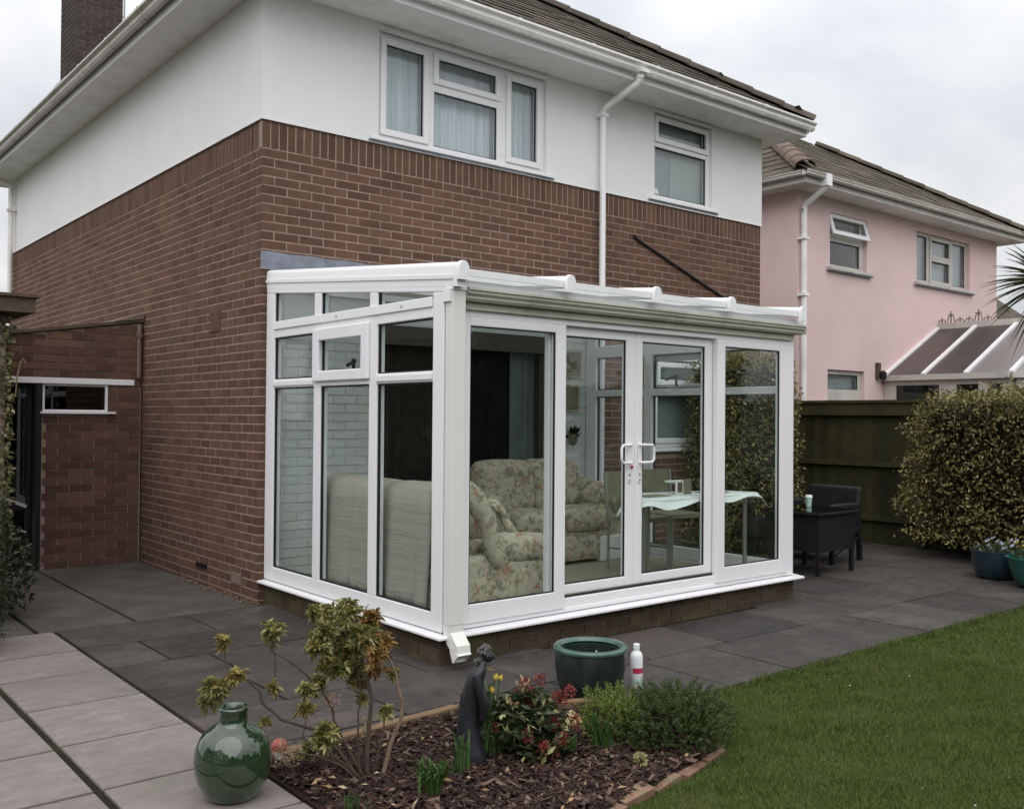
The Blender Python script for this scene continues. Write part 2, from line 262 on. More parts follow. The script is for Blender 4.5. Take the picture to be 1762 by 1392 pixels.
def floral():
    m = bpy.data.materials.new('floral_fabric'); m.use_nodes = True
    nd, lk = m.node_tree.nodes, m.node_tree.links
    b = nd['Principled BSDF']; b.inputs['Roughness'].default_value = 0.95; b.inputs['Specular IOR Level'].default_value = 0.1
    geo = N('ShaderNodeNewGeometry', nd)
    col = None
    base = (0.47, 0.425, 0.335, 1)
    for i, (sc, c, lo, hi) in enumerate([(11.0, (0.22, 0.22, 0.185, 1), 0.52, 0.62), (16.0, (0.25, 0.23, 0.145, 1), 0.54, 0.62), (13.0, (0.40, 0.22, 0.175, 1), 0.58, 0.66), (19.0, (0.54, 0.49, 0.38, 1), 0.55, 0.63)]):
        mp = N('ShaderNodeMapping', nd); mp.inputs['Location'].default_value = (i*3.7, i*1.9, i*5.1); lk.new(geo.outputs['Position'], mp.inputs[0])
        nz = N('ShaderNodeTexNoise', nd); nz.inputs['Scale'].default_value = sc; nz.inputs['Detail'].default_value = 4; nz.inputs['Distortion'].default_value = 0.8
        lk.new(mp.outputs[0], nz.inputs['Vector'])
        mr = N('ShaderNodeMapRange', nd); lk.new(nz.outputs[0], mr.inputs[0]); mr.inputs[1].default_value = lo; mr.inputs[2].default_value = hi
        mi = N('ShaderNodeMix', nd, data_type='RGBA'); lk.new(mr.outputs[0], mi.inputs[0])
        if col is None: mi.inputs[6].default_value = base
        else: lk.new(col, mi.inputs[6])
        mi.inputs[7].default_value = c
        col = mi.outputs[2]
    lk.new(col, b.inputs['Base Color'])
    return m
M['floral'] = floral()

def bottle_glass():
    m = bpy.data.materials.new('green_bottle_glass'); m.use_nodes = True
    b = m.node_tree.nodes['Principled BSDF']
    b.inputs['Base Color'].default_value = (0.034, 0.078, 0.034, 1)
    b.inputs['Roughness'].default_value = 0.04
    b.inputs['Transmission Weight'].default_value = 0.55
    b.inputs['IOR'].default_value = 1.5
    b.inputs['Coat Weight'].default_value = 1.0
    b.inputs['Coat Roughness'].default_value = 0.03
    return m
M['carboy'] = bottle_glass()

# ------------------------------------------------------------------ mesh helpers
class B:
    def __init__(s): s.v = []; s.f = []; s.smooth = False
    def q(s, pts):
        n = len(s.v); s.v += [tuple(p) for p in pts]; s.f.append(tuple(range(n, n+len(pts)))); return s
    def box(s, x0, x1, y0, y1, z0, z1):
        if x0 > x1: x0, x1 = x1, x0
        if y0 > y1: y0, y1 = y1, y0
        if z0 > z1: z0, z1 = z1, z0
        n = len(s.v)
        s.v += [(x0,y0,z0),(x1,y0,z0),(x1,y1,z0),(x0,y1,z0),(x0,y0,z1),(x1,y0,z1),(x1,y1,z1),(x0,y1,z1)]
        s.f += [tuple(n+i for i in q) for q in ((0,3,2,1),(4,5,6,7),(0,1,5,4),(1,2,6,5),(2,3,7,6),(3,0,4,7))]
        return s
    def hexa(s, p):          # eight corners, bottom four then top four, each counter-clockwise from above
        n = len(s.v); s.v += [tuple(a) for a in p]
        s.f += [tuple(n+i for i in q) for q in ((0,3,2,1),(4,5,6,7),(0,1,5,4),(1,2,6,5),(2,3,7,6),(3,0,4,7))]
        return s
    def bar(s, a, b, w, h, up=(0,0,1)):   # square bar from a to b
        a, b = Vector(a), Vector(b); d = (b-a).normalized(); u = Vector(up)
        x = d.cross(u)
        if x.length < 1e-5: x = d.cross(Vector((1,0,0)))
        x.normalize(); u = x.cross(d)
        x *= w/2; u = u*h/2
        return s.hexa([a-x-u, a+x-u, b+x-u, b-x-u, a-x+u, a+x+u, b+x+u, b-x+u])
    def loft(s, rings, cap=True, closed=True):
        n0 = len(s.v); k = len(rings[0])
        for r in rings: s.v += [tuple(p) for p in r]
        for i in range(len(rings)-1):
            for j in range(k if closed else k-1):
                a = n0+i*k+j; b_ = n0+i*k+(j+1) % k
                s.f.append((a, b_, b_+k, a+k))
        if cap:
            s.f.append(tuple(n0+j for j in range(k))[::-1]); s.f.append(tuple(n0+(len(rings)-1)*k+j for j in range(k)))
        return s
    def lathe(s, prof, c, n=32, cap=True):
        rings = [[(c[0]+r*math.cos(2*math.pi*j/n), c[1]+r*math.sin(2*math.pi*j/n), c[2]+z) for j in range(n)] for r, z in prof]
        return s.loft(rings, cap)
    def tube(s, path, rad, n=8, cap=True):
        path = [Vector(p) for p in path]
        rads = rad if isinstance(rad, (list, tuple)) else [rad]*len(path)
        rings = []; up = None
        for i, p in enumerate(path):
            d = (path[min(i+1, len(path)-1)]-path[max(i-1, 0)]).normalized()
            if up is None:
                up = Vector((0,0,1)) if abs(d.z) < 0.9 else Vector((1,0,0))
            x = d.cross(up).normalized(); up = x.cross(d).normalized()
            rings.append([p+(x*math.cos(2*math.pi*j/n)+up*math.sin(2*math.pi*j/n))*rads[i] for j in range(n)])
        return s.loft(rings, cap)
    def extr(s, prof, a, b, xdir, zdir=(0,0,1)):   # closed profile (u along xdir, w along zdir) swept from a to b
        X, Z = Vector(xdir), Vector(zdir)
        return s.loft([[Vector(p)+X*u+Z*w for u, w in prof] for p in (a, b)])
    def mesh(s, name):
        me = bpy.data.meshes.new(name); me.from_pydata(s.v, [], s.f); me.update()
        bm = bmesh.new(); bm.from_mesh(me); bmesh.ops.recalc_face_normals(bm, faces=bm.faces); bm.to_mesh(me); bm.free()
        if s.smooth:
            me.polygons.foreach_set('use_smooth', [True]*len(me.polygons))
        return me

def np_mesh(name, v, f):
    v = np.asarray(v, np.float32); f = np.asarray(f, np.int32); k = f.shape[1]
    me = bpy.data.meshes.new(name)
    me.vertices.add(len(v)); me.vertices.foreach_set('co', v.ravel())
    me.loops.add(f.size); me.loops.foreach_set('vertex_index', f.ravel())
    me.polygons.add(len(f)); me.polygons.foreach_set('loop_start', np.arange(0, f.size, k, dtype=np.int32)); me.polygons.foreach_set('loop_total', np.full(len(f), k, np.int32))
    me.update(); me.validate()
    return me

WORLD0 = {}
def obj(name, geo, material, parent=None, bevel=0, smooth=None, kind=None, seg=2, label=None):
    """link ONE mesh object whose vertices are given in world coordinates"""
    me = geo.mesh(name) if isinstance(geo, B) else geo
    o = bpy.data.objects.new(name, me); COL.objects.link(o)
    if material is not None and not me.materials: me.materials.append(M[material] if isinstance(material, str) else material)
    if parent is not None:
        o.parent = parent
        o.location = -WORLD0.get(parent.name, Vector((0,0,0)))
    if bevel:
        md = o.modifiers.new('bevel', 'BEVEL'); md.width = bevel; md.segments = seg; md.limit_method = 'ANGLE'; md.angle_limit = R(40)
        md.harden_normals = False
    if smooth is not None:
        me.polygons.foreach_set('use_smooth', [True]*len(me.polygons))
        md = o.modifiers.new('auto', 'EDGE_SPLIT'); md.split_angle = R(smooth)
    if kind: o['kind'] = kind
    if label: o['label'] = label
    return o
def tag(o, label, cat, group=None):
    o['label'] = label; o['category'] = cat
    if group: o['group'] = group
    return o
def thing(name, loc, label, cat, group=None):
    o = bpy.data.objects.new(name, None); COL.objects.link(o); o.location = loc
    o.empty_display_size = 0.1
    WORLD0[o.name] = Vector(loc)
    return tag(o, label, cat, group)
def struct(name, geo, material, **k):
    return obj(name, geo, material, kind='structure', **k)
def inst(name, me, parent, loc, rot=(0,0,0), scale=(1,1,1)):
    o = bpy.data.objects.new(name, me); COL.objects.link(o); o.parent = parent
    o.location = Vector(loc)-WORLD0.get(parent.name, Vector((0,0,0))); o.rotation_euler = rot; o.scale = scale
    return o
def sub(parent, name, geo, material, **k):     # alias that reads well
    return obj(name, geo, material, parent, **k)
def wall_cells(b, axis, u0, u1, z0, z1, d0, d1, holes):
    us = sorted({u0, u1, *[h[0] for h in holes], *[h[1] for h in holes]}); zs = sorted({z0, z1, *[h[2] for h in holes], *[h[3] for h in holes]})
    us = [u for u in us if u0 <= u <= u1]; zs = [z for z in zs if z0 <= z <= z1]
    for i in range(len(us)-1):
        for j in range(len(zs)-1):
            uc, zc = (us[i]+us[i+1])/2, (zs[j]+zs[j+1])/2
            if any(h[0] < uc < h[1] and h[2] < zc < h[3] for h in holes): continue
            if axis == 'Y': b.box(us[i], us[i+1], d0, d1, zs[j], zs[j+1])
            else: b.box(d0, d1, us[i], us[i+1], zs[j], zs[j+1])
    return b
def frame_rect(b, axis, u0, u1, z0, z1, d0, d1, w, wb=None):
    wb = wb or w
    def bx(a, c, e, g):
        if axis == 'Y': b.box(a, c, d0, d1, e, g)
        else: b.box(d0, d1, a, c, e, g)
    bx(u0, u0+w, z0, z1); bx(u1-w, u1, z0, z1); bx(u0+w, u1-w, z0, z0+wb); bx(u0+w, u1-w, z1-w, z1)
    return b
def pane_box(axis, u0, u1, z0, z1, d, t=0.012):
    b = B()
    return b.box(u0, u1, d, d+t, z0, z1) if axis == 'Y' else b.box(d, d+t, u0, u1, z0, z1)

# leaf clouds ------------------------------------------------------
def unit(a): return a/np.maximum(np.linalg.norm(a, axis=-1, keepdims=True), 1e-9)
def leaves(P, D, L, Wd, rs, fold=0.25, droop=0.0):
    """one folded diamond leaf (two triangles) at each point, growing along D"""
    P = np.asarray(P, float); D = unit(np.asarray(D, float)); n = len(P)
    L = np.broadcast_to(np.asarray(L, float), (n,))[:, None]; Wd = np.broadcast_to(np.asarray(Wd, float), (n,))[:, None]
    ref = unit(rs.normal(size=(n, 3))+np.array([0, 0, 1.2]))
    S = unit(np.cross(D, ref)); U = np.cross(S, D)
    tip = P+D*L-np.array([0, 0, 1])*droop*L
    mid = P+D*L*0.45
    a = mid+S*Wd*0.5+U*fold*Wd; c = mid-S*Wd*0.5+U*fold*Wd
    v = np.stack([P, a, tip, c], 1).reshape(-1, 3)
    i = np.arange(n)[:, None]*4
    f = np.concatenate([i+np.array([[0, 1, 2]]), i+np.array([[0, 2, 3]])], 1).reshape(-1, 3)
    return v, f
def leaf_mesh(name, parts):
    vs, fs, o = [], [], 0
    for v, f in parts:
        vs.append(v); fs.append(f+o); o += len(v)
    return np_mesh(name, np.concatenate(vs), np.concatenate(fs))
def ribbon(path, w, b):
    path = [Vector(p) for p in path]
    side = (path[-1]-path[0]).cross(Vector((0.3, 0.5, 0.8))).normalized()
    n = len(path); n0 = len(b.v)
    for i, p in enumerate(path):
        ww = w*(1-0.95*(i/(n-1))**2.5)*0.5
        b.v += [tuple(p-side*ww), tuple(p+side*ww)]
    for i in range(n-1):
        a = n0+2*i; b.f.append((a, a+1, a+3, a+2))

GZ = -0.03      # patio level

# ------------------------------------------------------------------ ground, slabs, lawn
struct('ground', B().q([(-400,-400,-0.30),(400,-400,-0.30),(400,400,-0.30),(-400,400,-0.30)]), 'earth')
BED = [(-1.565,-5.6),(-1.565,-3.42),(-0.45,-3.33),(0.30,-3.74),(0.74,-3.87),(0.44,-4.25),(0.20,-4.50),(-0.20,-4.58),(-0.75,-4.68),(-1.15,-4.98),(-1.3,-5.6)]
def in_poly(x, y, poly):
    x = np.asarray(x); y = np.asarray(y); c = np.zeros(x.shape, bool); n = len(poly)
    for i in range(n):
        x1, y1 = poly[i]; x2, y2 = poly[(i+1) % n]
        hit = ((y1 > y) != (y2 > y)) & (x < (x2-x1)*(y-y1)/((y2-y1) or 1e-9)+x1)
        c ^= hit
    return c
patio = struct('patio', B().box(-5.5, 9.2, -3.87, 5.0, -0.28, -0.046).box(-5.5, -1.565, -9.0, -3.872, -0.28, -0.046), 'joint')
slab_box = {}
def slab_mesh(w, d, rs, key):
    k = (round(w, 3), round(d, 3), key, rs.randint(3))
    if k in slab_box: return slab_box[k]
    b = B(); t = 0.045; c = 0.004; j = 0.004
    pts = []
    for zz, ins in ((-t, 0), (-c, 0), (0, c)):
        r = []
        for sx, sy in ((-1,-1),(1,-1),(1,1),(-1,1)):
            r.append((sx*(w/2-ins), sy*(d/2-ins), zz))
        pts.append(r)
    b.loft(pts)
    me = b.mesh('paving_slab'); me.materials.append(M[key]); slab_box[k] = me
    return me
srs = random.Random(5)
def slab(x0, x1, y0, y1, key, gap=0.010, tilt=0.003):
    w, d = x1-x0-gap, y1-y0-gap
    inst('paving_slab', slab_mesh(w, d, np.random.RandomState(srs.randint(0, 9999)), key), patio,
         ((x0+x1)/2, (y0+y1)/2, GZ+srs.uniform(-0.002, 0.002)), (srs.uniform(-tilt, tilt), srs.uniform(-tilt, tilt), srs.uniform(-0.004, 0.004)))
# pale slabs, two columns in view and more added beyond the frame to bounce light upwards
ys_r = [-0.10, -0.74, -1.31, -1.955, -2.60, -3.24, -3.85, -4.46, -5.07]
for a, b_ in zip(ys_r, ys_r[1:]): slab(-2.155, -1.555, b_, a, 'slab_l', 0.024)
ys_l = [-0.10, -0.82, -1.385, -2.04, -2.64, -3.25, -3.86, -4.46, -5.07]
for a, b_ in zip(ys_l, ys_l[1:]):
    slab(-2.775, -2.170, b_, a, 'slab_l', 0.024)
    for xx in (-3.39, -4.01, -4.63, -5.25): slab(xx, xx+0.60, b_+0.2*(int(xx*10) % 2), a+0.2*(int(xx*10) % 2), 'slab_l', 0.024)
# old concrete slabs behind
for x0, x1 in ((-0.985, -0.02), (-1.65, -1.0), (-2.65, -1.665)):
    y = -0.085
    for d in (0.98, 0.98, 0.99):
        slab(x0, x1, y, y+d, 'slab_b', 0.016); y += d
# dark slabs round the conservatory: staggered rows
rows = [(-0.72, -0.095), (-1.33, -0.72), (-1.95, -1.33), (-2.56, -1.95), (-3.17, -2.56), (-3.86, -3.17)]
for i, (y0, y1) in enumerate(rows):
    x = -1.548; first = True
    while x < 7.62:
        wd = srs.choice([0.61, 0.915, 0.915, 0.76])
        if first and i % 2: wd *= 0.6
        first = False
        x1 = min(x+wd, 7.65)
        if 7.65-x1 < 0.2: x1 = 7.65
        if not (x > 0.06 and x1 < 3.72 and y0 > -2.6 and y1 < 0.1):
            worn = (y0 < -3.0 and -0.3 < x < 1.6 and srs.random() < 0.55) or srs.random() < 0.02
            slab(x, x1, y0, y1, 'slab_w' if worn else 'slab_d', 0.017)
        x = x1
for y0, y1 in ((-0.095, 0.52), (0.52, 1.13), (1.13, 1.75)):
    x = 6.66
    slab(6.66, 7.65, y0, y1, 'slab_d', 0.007)
slab(3.78, 4.7, -0.09, -0.005, 'slab_d', 0.007)

# lawn
LX1, LY0 = 14.0, -22.0
def grid_ground(name, x0, x1, y0, y1, z, m, poly, step, amp=0.01):
    pass
lawn = struct('lawn', B().box(-1.0, 16, LY0, -3.878, -0.28, -0.045).box(-6.5, -1.0, LY0, -9.0, -0.28, -0.045), 'turf')
def blades(n, xr, yr, h, w, rs):
    x = rs.uniform(*xr, n); y = rs.uniform(*yr, n)
    wob = 0.012*np.sin(x*9)+0.010*np.sin(x*23+1)+0.008*np.sin(x*51)
    bad = in_poly(x, y, BED) | (y > -3.868+wob) | ((x < 0.2) & (y > -4.4) & (x < -1.0))
    x, y = x[~bad], y[~bad]
    clump = 0.5+0.3*np.sin(x*7.1+2*np.sin(y*5.3))*np.sin(y*8.3+x*2.2)+0.3*np.sin(x*17.3+y*5+1.5*np.sin(y*11))*np.sin(y*19.1-x*7)
    n = len(x); P = np.stack([x, y, np.full(n, -0.046)], 1)
    a = rs.uniform(0, 6.28, n); lean = rs.uniform(0.1, 0.9, n)
    D = np.stack([np.cos(a)*lean*1.5, np.sin(a)*lean*1.5, np.ones(n)*0.8], 1); D = unit(D)
    H = (h*(0.55+0.6*rs.random_sample(n))*(0.55+0.8*clump))[:, None]
    S = np.stack([-np.sin(a+rs.uniform(-1, 1, n)), np.cos(a), np.zeros(n)], 1); S = unit(S)*w
    v = np.stack([P-S, P+S, P+D*H], 1).reshape(-1, 3)
    f = np.arange(3*n).reshape(-1, 3)
    return v, f
rs = np.random.RandomState(4)
parts = [blades(150000, (-1.2, 2.8), (-6.2, -3.85), 0.032, 0.0021, rs), blades(90000, (1.5, 6.5), (-6.5, -3.85), 0.032, 0.0028, rs), blades(20000, (5.5, 11), (-8, -3.85), 0.045, 0.005, rs), blades(6000, (-1.0, 6), (-3.93, -3.84), 0.06, 0.0028, rs)]
gr = obj('grass', leaf_mesh('grass', parts), 'grass', kind='stuff')
gr['label'] = 'short mown green lawn grass beside the patio'

n = 34
x = rs.uniform(0.3, 5, n); y = rs.uniform(-5.6, -4.0, n); a = rs.uniform(0, 6.28, n); ok = ~in_poly(x, y, BED); x, y, a = x[ok], y[ok], a[ok]; n = len(x)
v, f = leaves(np.stack([x, y, np.full(n, -0.012)], 1), np.stack([np.cos(a), np.sin(a), np.full(n, .3)], 1), 0.009, 0.006, rs)
fp = obj('fallen_petals', np_mesh('fallen_petals', v, f), 'bottle', kind='stuff'); fp['label'] = 'tiny white petals scattered on the lawn'
# flower bed
bedb = B()
bed_top = [(x, y, -0.02) for x, y in BED]
n0 = len(BED)
bedb.v = [(x, y, -0.28) for x, y in BED]+bed_top
bedb.f = [tuple(range(n0, 2*n0))]+[(i, (i+1) % n0, n0+(i+1) % n0, n0+i) for i in range(n0)]
bed = struct('flower_bed', bedb, 'soil')
# timber edging at the back of the bed
for (a, b_) in (((-1.53,-3.405,-0.012),(-0.98,-3.365,-0.012)), ((-0.975,-3.362,-0.012),(-0.44,-3.325,-0.012)), ((-0.435,-3.335,-0.012),(0.02,-3.58,-0.014)), ((0.025,-3.585,-0.014),(0.32,-3.745,-0.014))):
    obj('edging_board', B().bar(a, b_, 0.055, 0.06), 'edging', bed, bevel=0.006)
# brick edging along the lawn
eb = B().box(-0.10, 0.10, -0.045, 0.045, -0.04, 0.025).mesh('edging_brick'); eb.materials.append(M['edgebrick'])
epts = [(0.33,-4.31),(0.215,-4.47),(0.03,-4.545),(-0.19,-4.585),(-0.40,-4.615),(-0.61,-4.645),(-0.82,-4.72),(-1.0,-4.85),(-1.13,-5.01)]
for i in range(len(epts)-1):
    (x0, y0), (x1, y1) = epts[i], epts[i+1]
    inst('edging_brick', eb, bed, ((x0+x1)/2, (y0+y1)/2, -0.040+rnd.uniform(-0.012, 0.006)), (rnd.uniform(-0.12, 0.12), rnd.uniform(-0.09, 0.09), math.atan2(y1-y0, x1-x0)+rnd.uniform(-0.14, 0.14)), (math.hypot(x1-x0, y1-y0)/0.225, rnd.uniform(0.75, 1), 1))
# bark chips
rs = np.random.RandomState(21)
n = 26000
x = rs.uniform(-1.55, 0.75, n); y = rs.uniform(-5.3, -3.34, n)
ok = in_poly(x, y, [(px*0.985, py) for px, py in BED]); x, y = x[ok], y[ok]; n = len(x)
ang = rs.uniform(0, 6.28, n); tl = rs.normal(0, 0.30, n); ln = rs.gamma(2.4, 0.0042, n)+0.004; wd = ln*rs.uniform(0.10, 0.45, n); th = 0.002
X = np.stack([np.cos(ang)*np.cos(tl), np.sin(ang)*np.cos(tl), np.sin(tl)], 1)*ln[:, None]
Y = np.stack([-np.sin(ang), np.cos(ang), rs.normal(0, 0.3, n)], 1)*wd[:, None]
Zv = np.array([0, 0, th])
C0 = np.stack([x, y, -0.016+rs.uniform(0, 0.022, n)], 1)
v = np.stack([C0-X-Y, C0+X-Y, C0+X+Y, C0-X+Y, C0-X*0.9-Y*0.8+Zv, C0+X*0.9-Y*0.8+Zv, C0+X*0.9+Y*0.8+Zv, C0-X*0.9+Y*0.8+Zv], 1).reshape(-1, 3)
i8 = np.arange(n)[:, None]*8
f = np.concatenate([i8+np.array([q]) for q in ((4,5,6,7),(0,1,5,4),(1,2,6,5),(2,3,7,6),(3,0,4,7))], 1).reshape(-1, 4)
mu = obj('bark_mulch', np_mesh('bark_mulch', v, f), 'chips', kind='stuff'); mu['label'] = 'dark brown bark chips covering the flower bed'
n = 170
x = rs.uniform(-1.55, 0.6, n); y = rs.uniform(-5.0, -3.4, n); ok = in_poly(x, y, BED); x, y = x[ok], y[ok]; n = len(x)
a = rs.uniform(0, 6.28, n)
v, f = leaves(np.stack([x, y, np.full(n, 0.012)], 1), np.stack([np.cos(a), np.sin(a), rs.normal(0, .25, n)], 1), rs.uniform(0.02, 0.055, n), rs.uniform(0.006, 0.02, n), rs, fold=0.35)
li = obj('leaf_litter', np_mesh('leaf_litter', v, f), 'litter', kind='stuff'); li['label'] = 'dry tan leaves and twigs scattered over the bark mulch'
# crumbs of debris at the foot of the house wall
n = 260
x = -np.abs(rs.normal(0, 0.06, n))-0.02; y = rs.uniform(-0.05, 1.6, n)
a = rs.uniform(0, 6.28, n)
v, f = leaves(np.stack([x, y, np.full(n, -0.026)], 1), np.stack([np.cos(a), np.sin(a), rs.uniform(0, .5, n)], 1), rs.uniform(0.008, 0.03, n), rs.uniform(0.006, 0.018, n), rs, fold=0.5)
de = obj('wall_foot_debris', np_mesh('wall_foot_debris', v, f), 'edgebrick', kind='stuff'); de['label'] = 'reddish crumbs and dry leaves along the foot of the brick wall'

# ------------------------------------------------------------------ the house
WX, DY = 6.643, 8.74
HB = 3.90        # top of the brickwork
SOF = 4.975
house = thing('brick_house', (0, 0, GZ), 'two storey brown brick house with white rendered upper storey and white gutters', 'house')
DOOR = (1.107, 3.08, 0.17, 2.27)     # opening from the house to the conservatory
BWIN = (4.675, 5.60, 1.10, 2.24)     # ground-floor window beyond the conservatory
wall = obj('brick_wall', wall_cells(wall_cells(B(), 'Y', 0.012, WX, -0.25, HB-0.006, 0.0, 0.26, [DOOR, BWIN]), 'X', 0.262, DY, -0.25, HB-0.006, 0.012, 0.26, []).box(WX-0.26, WX-0.012, 0.262, DY-0.262, -0.25, HB-0.006).box(0.262, WX-0.262, DY-0.26, DY, -0.25, HB-0.006)
          .box(0.0, 0.012, 0.0, DY, -0.25, HB-0.006).box(WX-0.012, WX, 0.262, DY, -0.25, HB-0.006), 'mortar', house)
bm_v = []
for k in range(4):
    r_ = random.Random(100+k); b = B()
    j = lambda: r_.uniform(-0.0018, 0.0018)
    b.hexa([(-.5+j()*4, -.5, -.5+j()*12), (.5+j()*4, -.5, -.5+j()*12), (.5, .5, -.5), (-.5, .5, -.5), (-.5+j()*4, -.5, .5+j()*12), (.5+j()*4, -.5, .5+j()*12), (.5, .5, .5), (-.5, .5, .5)])
    me = b.mesh('brick'); me.materials.append(M['brick']); bm_v.append(me)
# a brick is a unit box scaled to size; list = (centre, size, rotation, visible weight)
BR = []; SO = []
zs_top = 3.661
proud = 0.0024
def view_px(c, nrm, area):
    d = Vector(c)-CAM; z = d.dot(fwd)
    return max(0.0, -(d.normalized().dot(Vector(nrm))))*area/(z*z)
for k in range(50):
    z1 = zs_top-0.075*k; z0 = z1-0.063
    if z1 < -0.02: break
    z0 = max(z0, -0.06)
    x = 0.0; first = True
    while x < WX-0.01:
        L = 0.1005 if (first and k % 2) else 0.213
        x1 = min(x+L, WX)
        if WX-x1 < 0.03: x1 = WX
        xx0, xx1 = (x-proud if first else x), (x1+0.0 if x1 < WX else WX+0.0)
        zc = (z0+z1)/2
        segs = [(xx0, xx1)]
        if zc < 2.62:
            segs = [(a, min(b_, 0.108)) for a, b_ in segs if a < 0.09]+[(max(a, 3.742), b_) for a, b_ in segs if b_ > 3.79]
        if BWIN[2]-0.03 < zc < BWIN[3]+0.03:
            s2 = []
            for a, b_ in segs:
                if b_ <= BWIN[0] or a >= BWIN[1]: s2.append((a, b_)); continue
                if a < BWIN[0]-0.02: s2.append((a, BWIN[0]))
                if b_ > BWIN[1]+0.02: s2.append((BWIN[1], b_))
            segs = s2
        for a, b_ in segs:
            if a > 0.28 and 2.62 < zc < 2.0: continue
            pr_ = rnd.uniform(-0.0009, 0.0009)
            d0 = -proud-pr_; d1 = 0.0115
            BR.append((((a+b_)/2, (d0+d1)/2, zc), (b_-a, d1-d0, z1-z0), 0.0, view_px(((a+b_)/2, 0, zc), (0,-1,0), (b_-a)*0.065)*(1.0 if zc > 2.7 else 0.15)))
        x = x1+0.012; first = False
    y = 0.0125; first = True
    while y < DY-0.01:
        L = 0.198 if (first and k % 2) else (0.0875 if first else 0.213)
        y1 = min(y+L, DY)
        zc = (z0+z1)/2
        hidden = (y > 2.86 and zc < 2.36) 
        if not hidden:
            pr_ = rnd.uniform(-0.0009, 0.0009)
            d0 = -proud-pr_; d1 = -0.0003
            BR.append((((d0+d1)/2, (y+y1)/2, zc), (y1-y, d1-d0, z1-z0), -math.pi/2, view_px((0, (y+y1)/2, zc), (-1,0,0), (y1-y)*0.065)))
        y = y1+0.012; first = False
for i in range(89):
    x0 = -proud if i == 0 else 0.075*i; x1 = min(0.075*i+0.0625, WX)
    if x0 >= WX-0.01: break
    pr_ = rnd.uniform(-0.0009, 0.0009)
    SO.append((((x0+x1)/2, (0.0115-proud-pr_)/2, 3.783), (x1-x0, 0.0115+proud+pr_, 0.222), 0.0, view_px(((x0+x1)/2, 0, 3.78), (0,-1,0), 0.015)))
for i in range(117):
    y0 = 0.0125+0.075*i; y1 = min(y0+0.0625, DY)
    if y0 >= DY-0.01: break
    pr_ = rnd.uniform(-0.0009, 0.0009)
    SO.append(((-(0.0003+proud+pr_)/2, (y0+y1)/2, 3.783), (y1-y0, proud+pr_, 0.222), -math.pi/2, view_px((0, (y0+y1)/2, 3.78), (-1,0,0), 0.015)))
def lay(name, lst, parent, limit, joined_name, meshes, material):
    lst = sorted(lst, key=lambda t: -t[3])
    for c, s, rz, w in lst[:limit]:
        inst(name, rnd.choice(meshes), parent, c, (0, 0, rz), s)
    rest = lst[limit:]
    if rest:
        b = B()
        for c, s, rz, w in rest:
            sx, sy = (s[0], s[1]) if abs(rz) < 0.1 else (s[1], s[0])
            b.box(c[0]-sx/2, c[0]+sx/2, c[1]-sy/2, c[1]+sy/2, c[2]-s[2]/2, c[2]+s[2]/2)
        obj(joined_name, b, material, parent, kind='stuff')
lay('brick', BR, wall, 300, 'brick_courses', bm_v, 'brick')
obj('corner_mortar', B().box(-0.0055, -0.0038, -0.001, 0.055, 3.672, 3.893), 'mortar', wall)
lay('soldier_brick', SO, wall, 200, 'soldier_course', bm_v, 'brick')
# air brick, service hole, pale stone low on the side wall
ab = B().box(-0.010, -0.002, 0.80, 1.03, 2.225, 2.415)
for i in range(5):
    for j in range(4): ab.box(-0.0125, -0.0101, 0.815+i*0.043, 0.845+i*0.043, 2.24+j*0.043, 2.27+j*0.043)
obj('air_brick', ab, 'brick_out', house)
obj('vent_block', B().box(-0.016, -0.003, 0.30, 0.50, 0.075, 0.165), 'hip', house, bevel=0.004)
obj('slot_vent', B().box(-0.016, -0.004, 1.05, 1.28, 0.115, 0.15), 'dark', house)

# white rendered storey
WIN1 = (1.08, 3.055, 3.945, 4.915); WIN2 = (4.668, 5.682, 3.955, 4.93)
rb = B()
wall_cells(rb, 'Y', -0.014, WX+0.014, HB, 5.08, -0.014, 0.22, [WIN1, WIN2])
rb.box(-0.014, 0.22, 0.2205, DY+0.014, HB, 5.08).box(WX-0.22, WX+0.014, 0.2205, DY+0.014, HB, 5.08).box(0.2205, WX-0.2205, DY-0.2, DY+0.014, HB, 5.08)
obj('rendered_wall', rb, 'render', house)
obj('drip_bead', B().box(-0.020, WX+0.018, -0.021, -0.0145, HB-0.004, HB+0.012).box(-0.021, -0.0145, -0.0143, DY, HB-0.004, HB+0.012), 'pvc_grey', house)
def curtain(x0, x1, y, z0, z1, amp, waves, n=60):
    b = B(); n = max(12, int((x1-x0)*60))
    ph = rnd.uniform(0, 6)
    for i in range(n+1):
        x = x0+(x1-x0)*i/n
        d = amp*(math.sin(ph+waves*(x-x0)*6.28)+0.5*math.sin(1.7*ph+waves*2.3*(x-x0)*6.28))
        b.v += [(x, y+d, z0), (x, y+d*0.7, z1)]
    for i in range(n): b.f.append((2*i, 2*i+2, 2*i+3, 2*i+1))
    return b
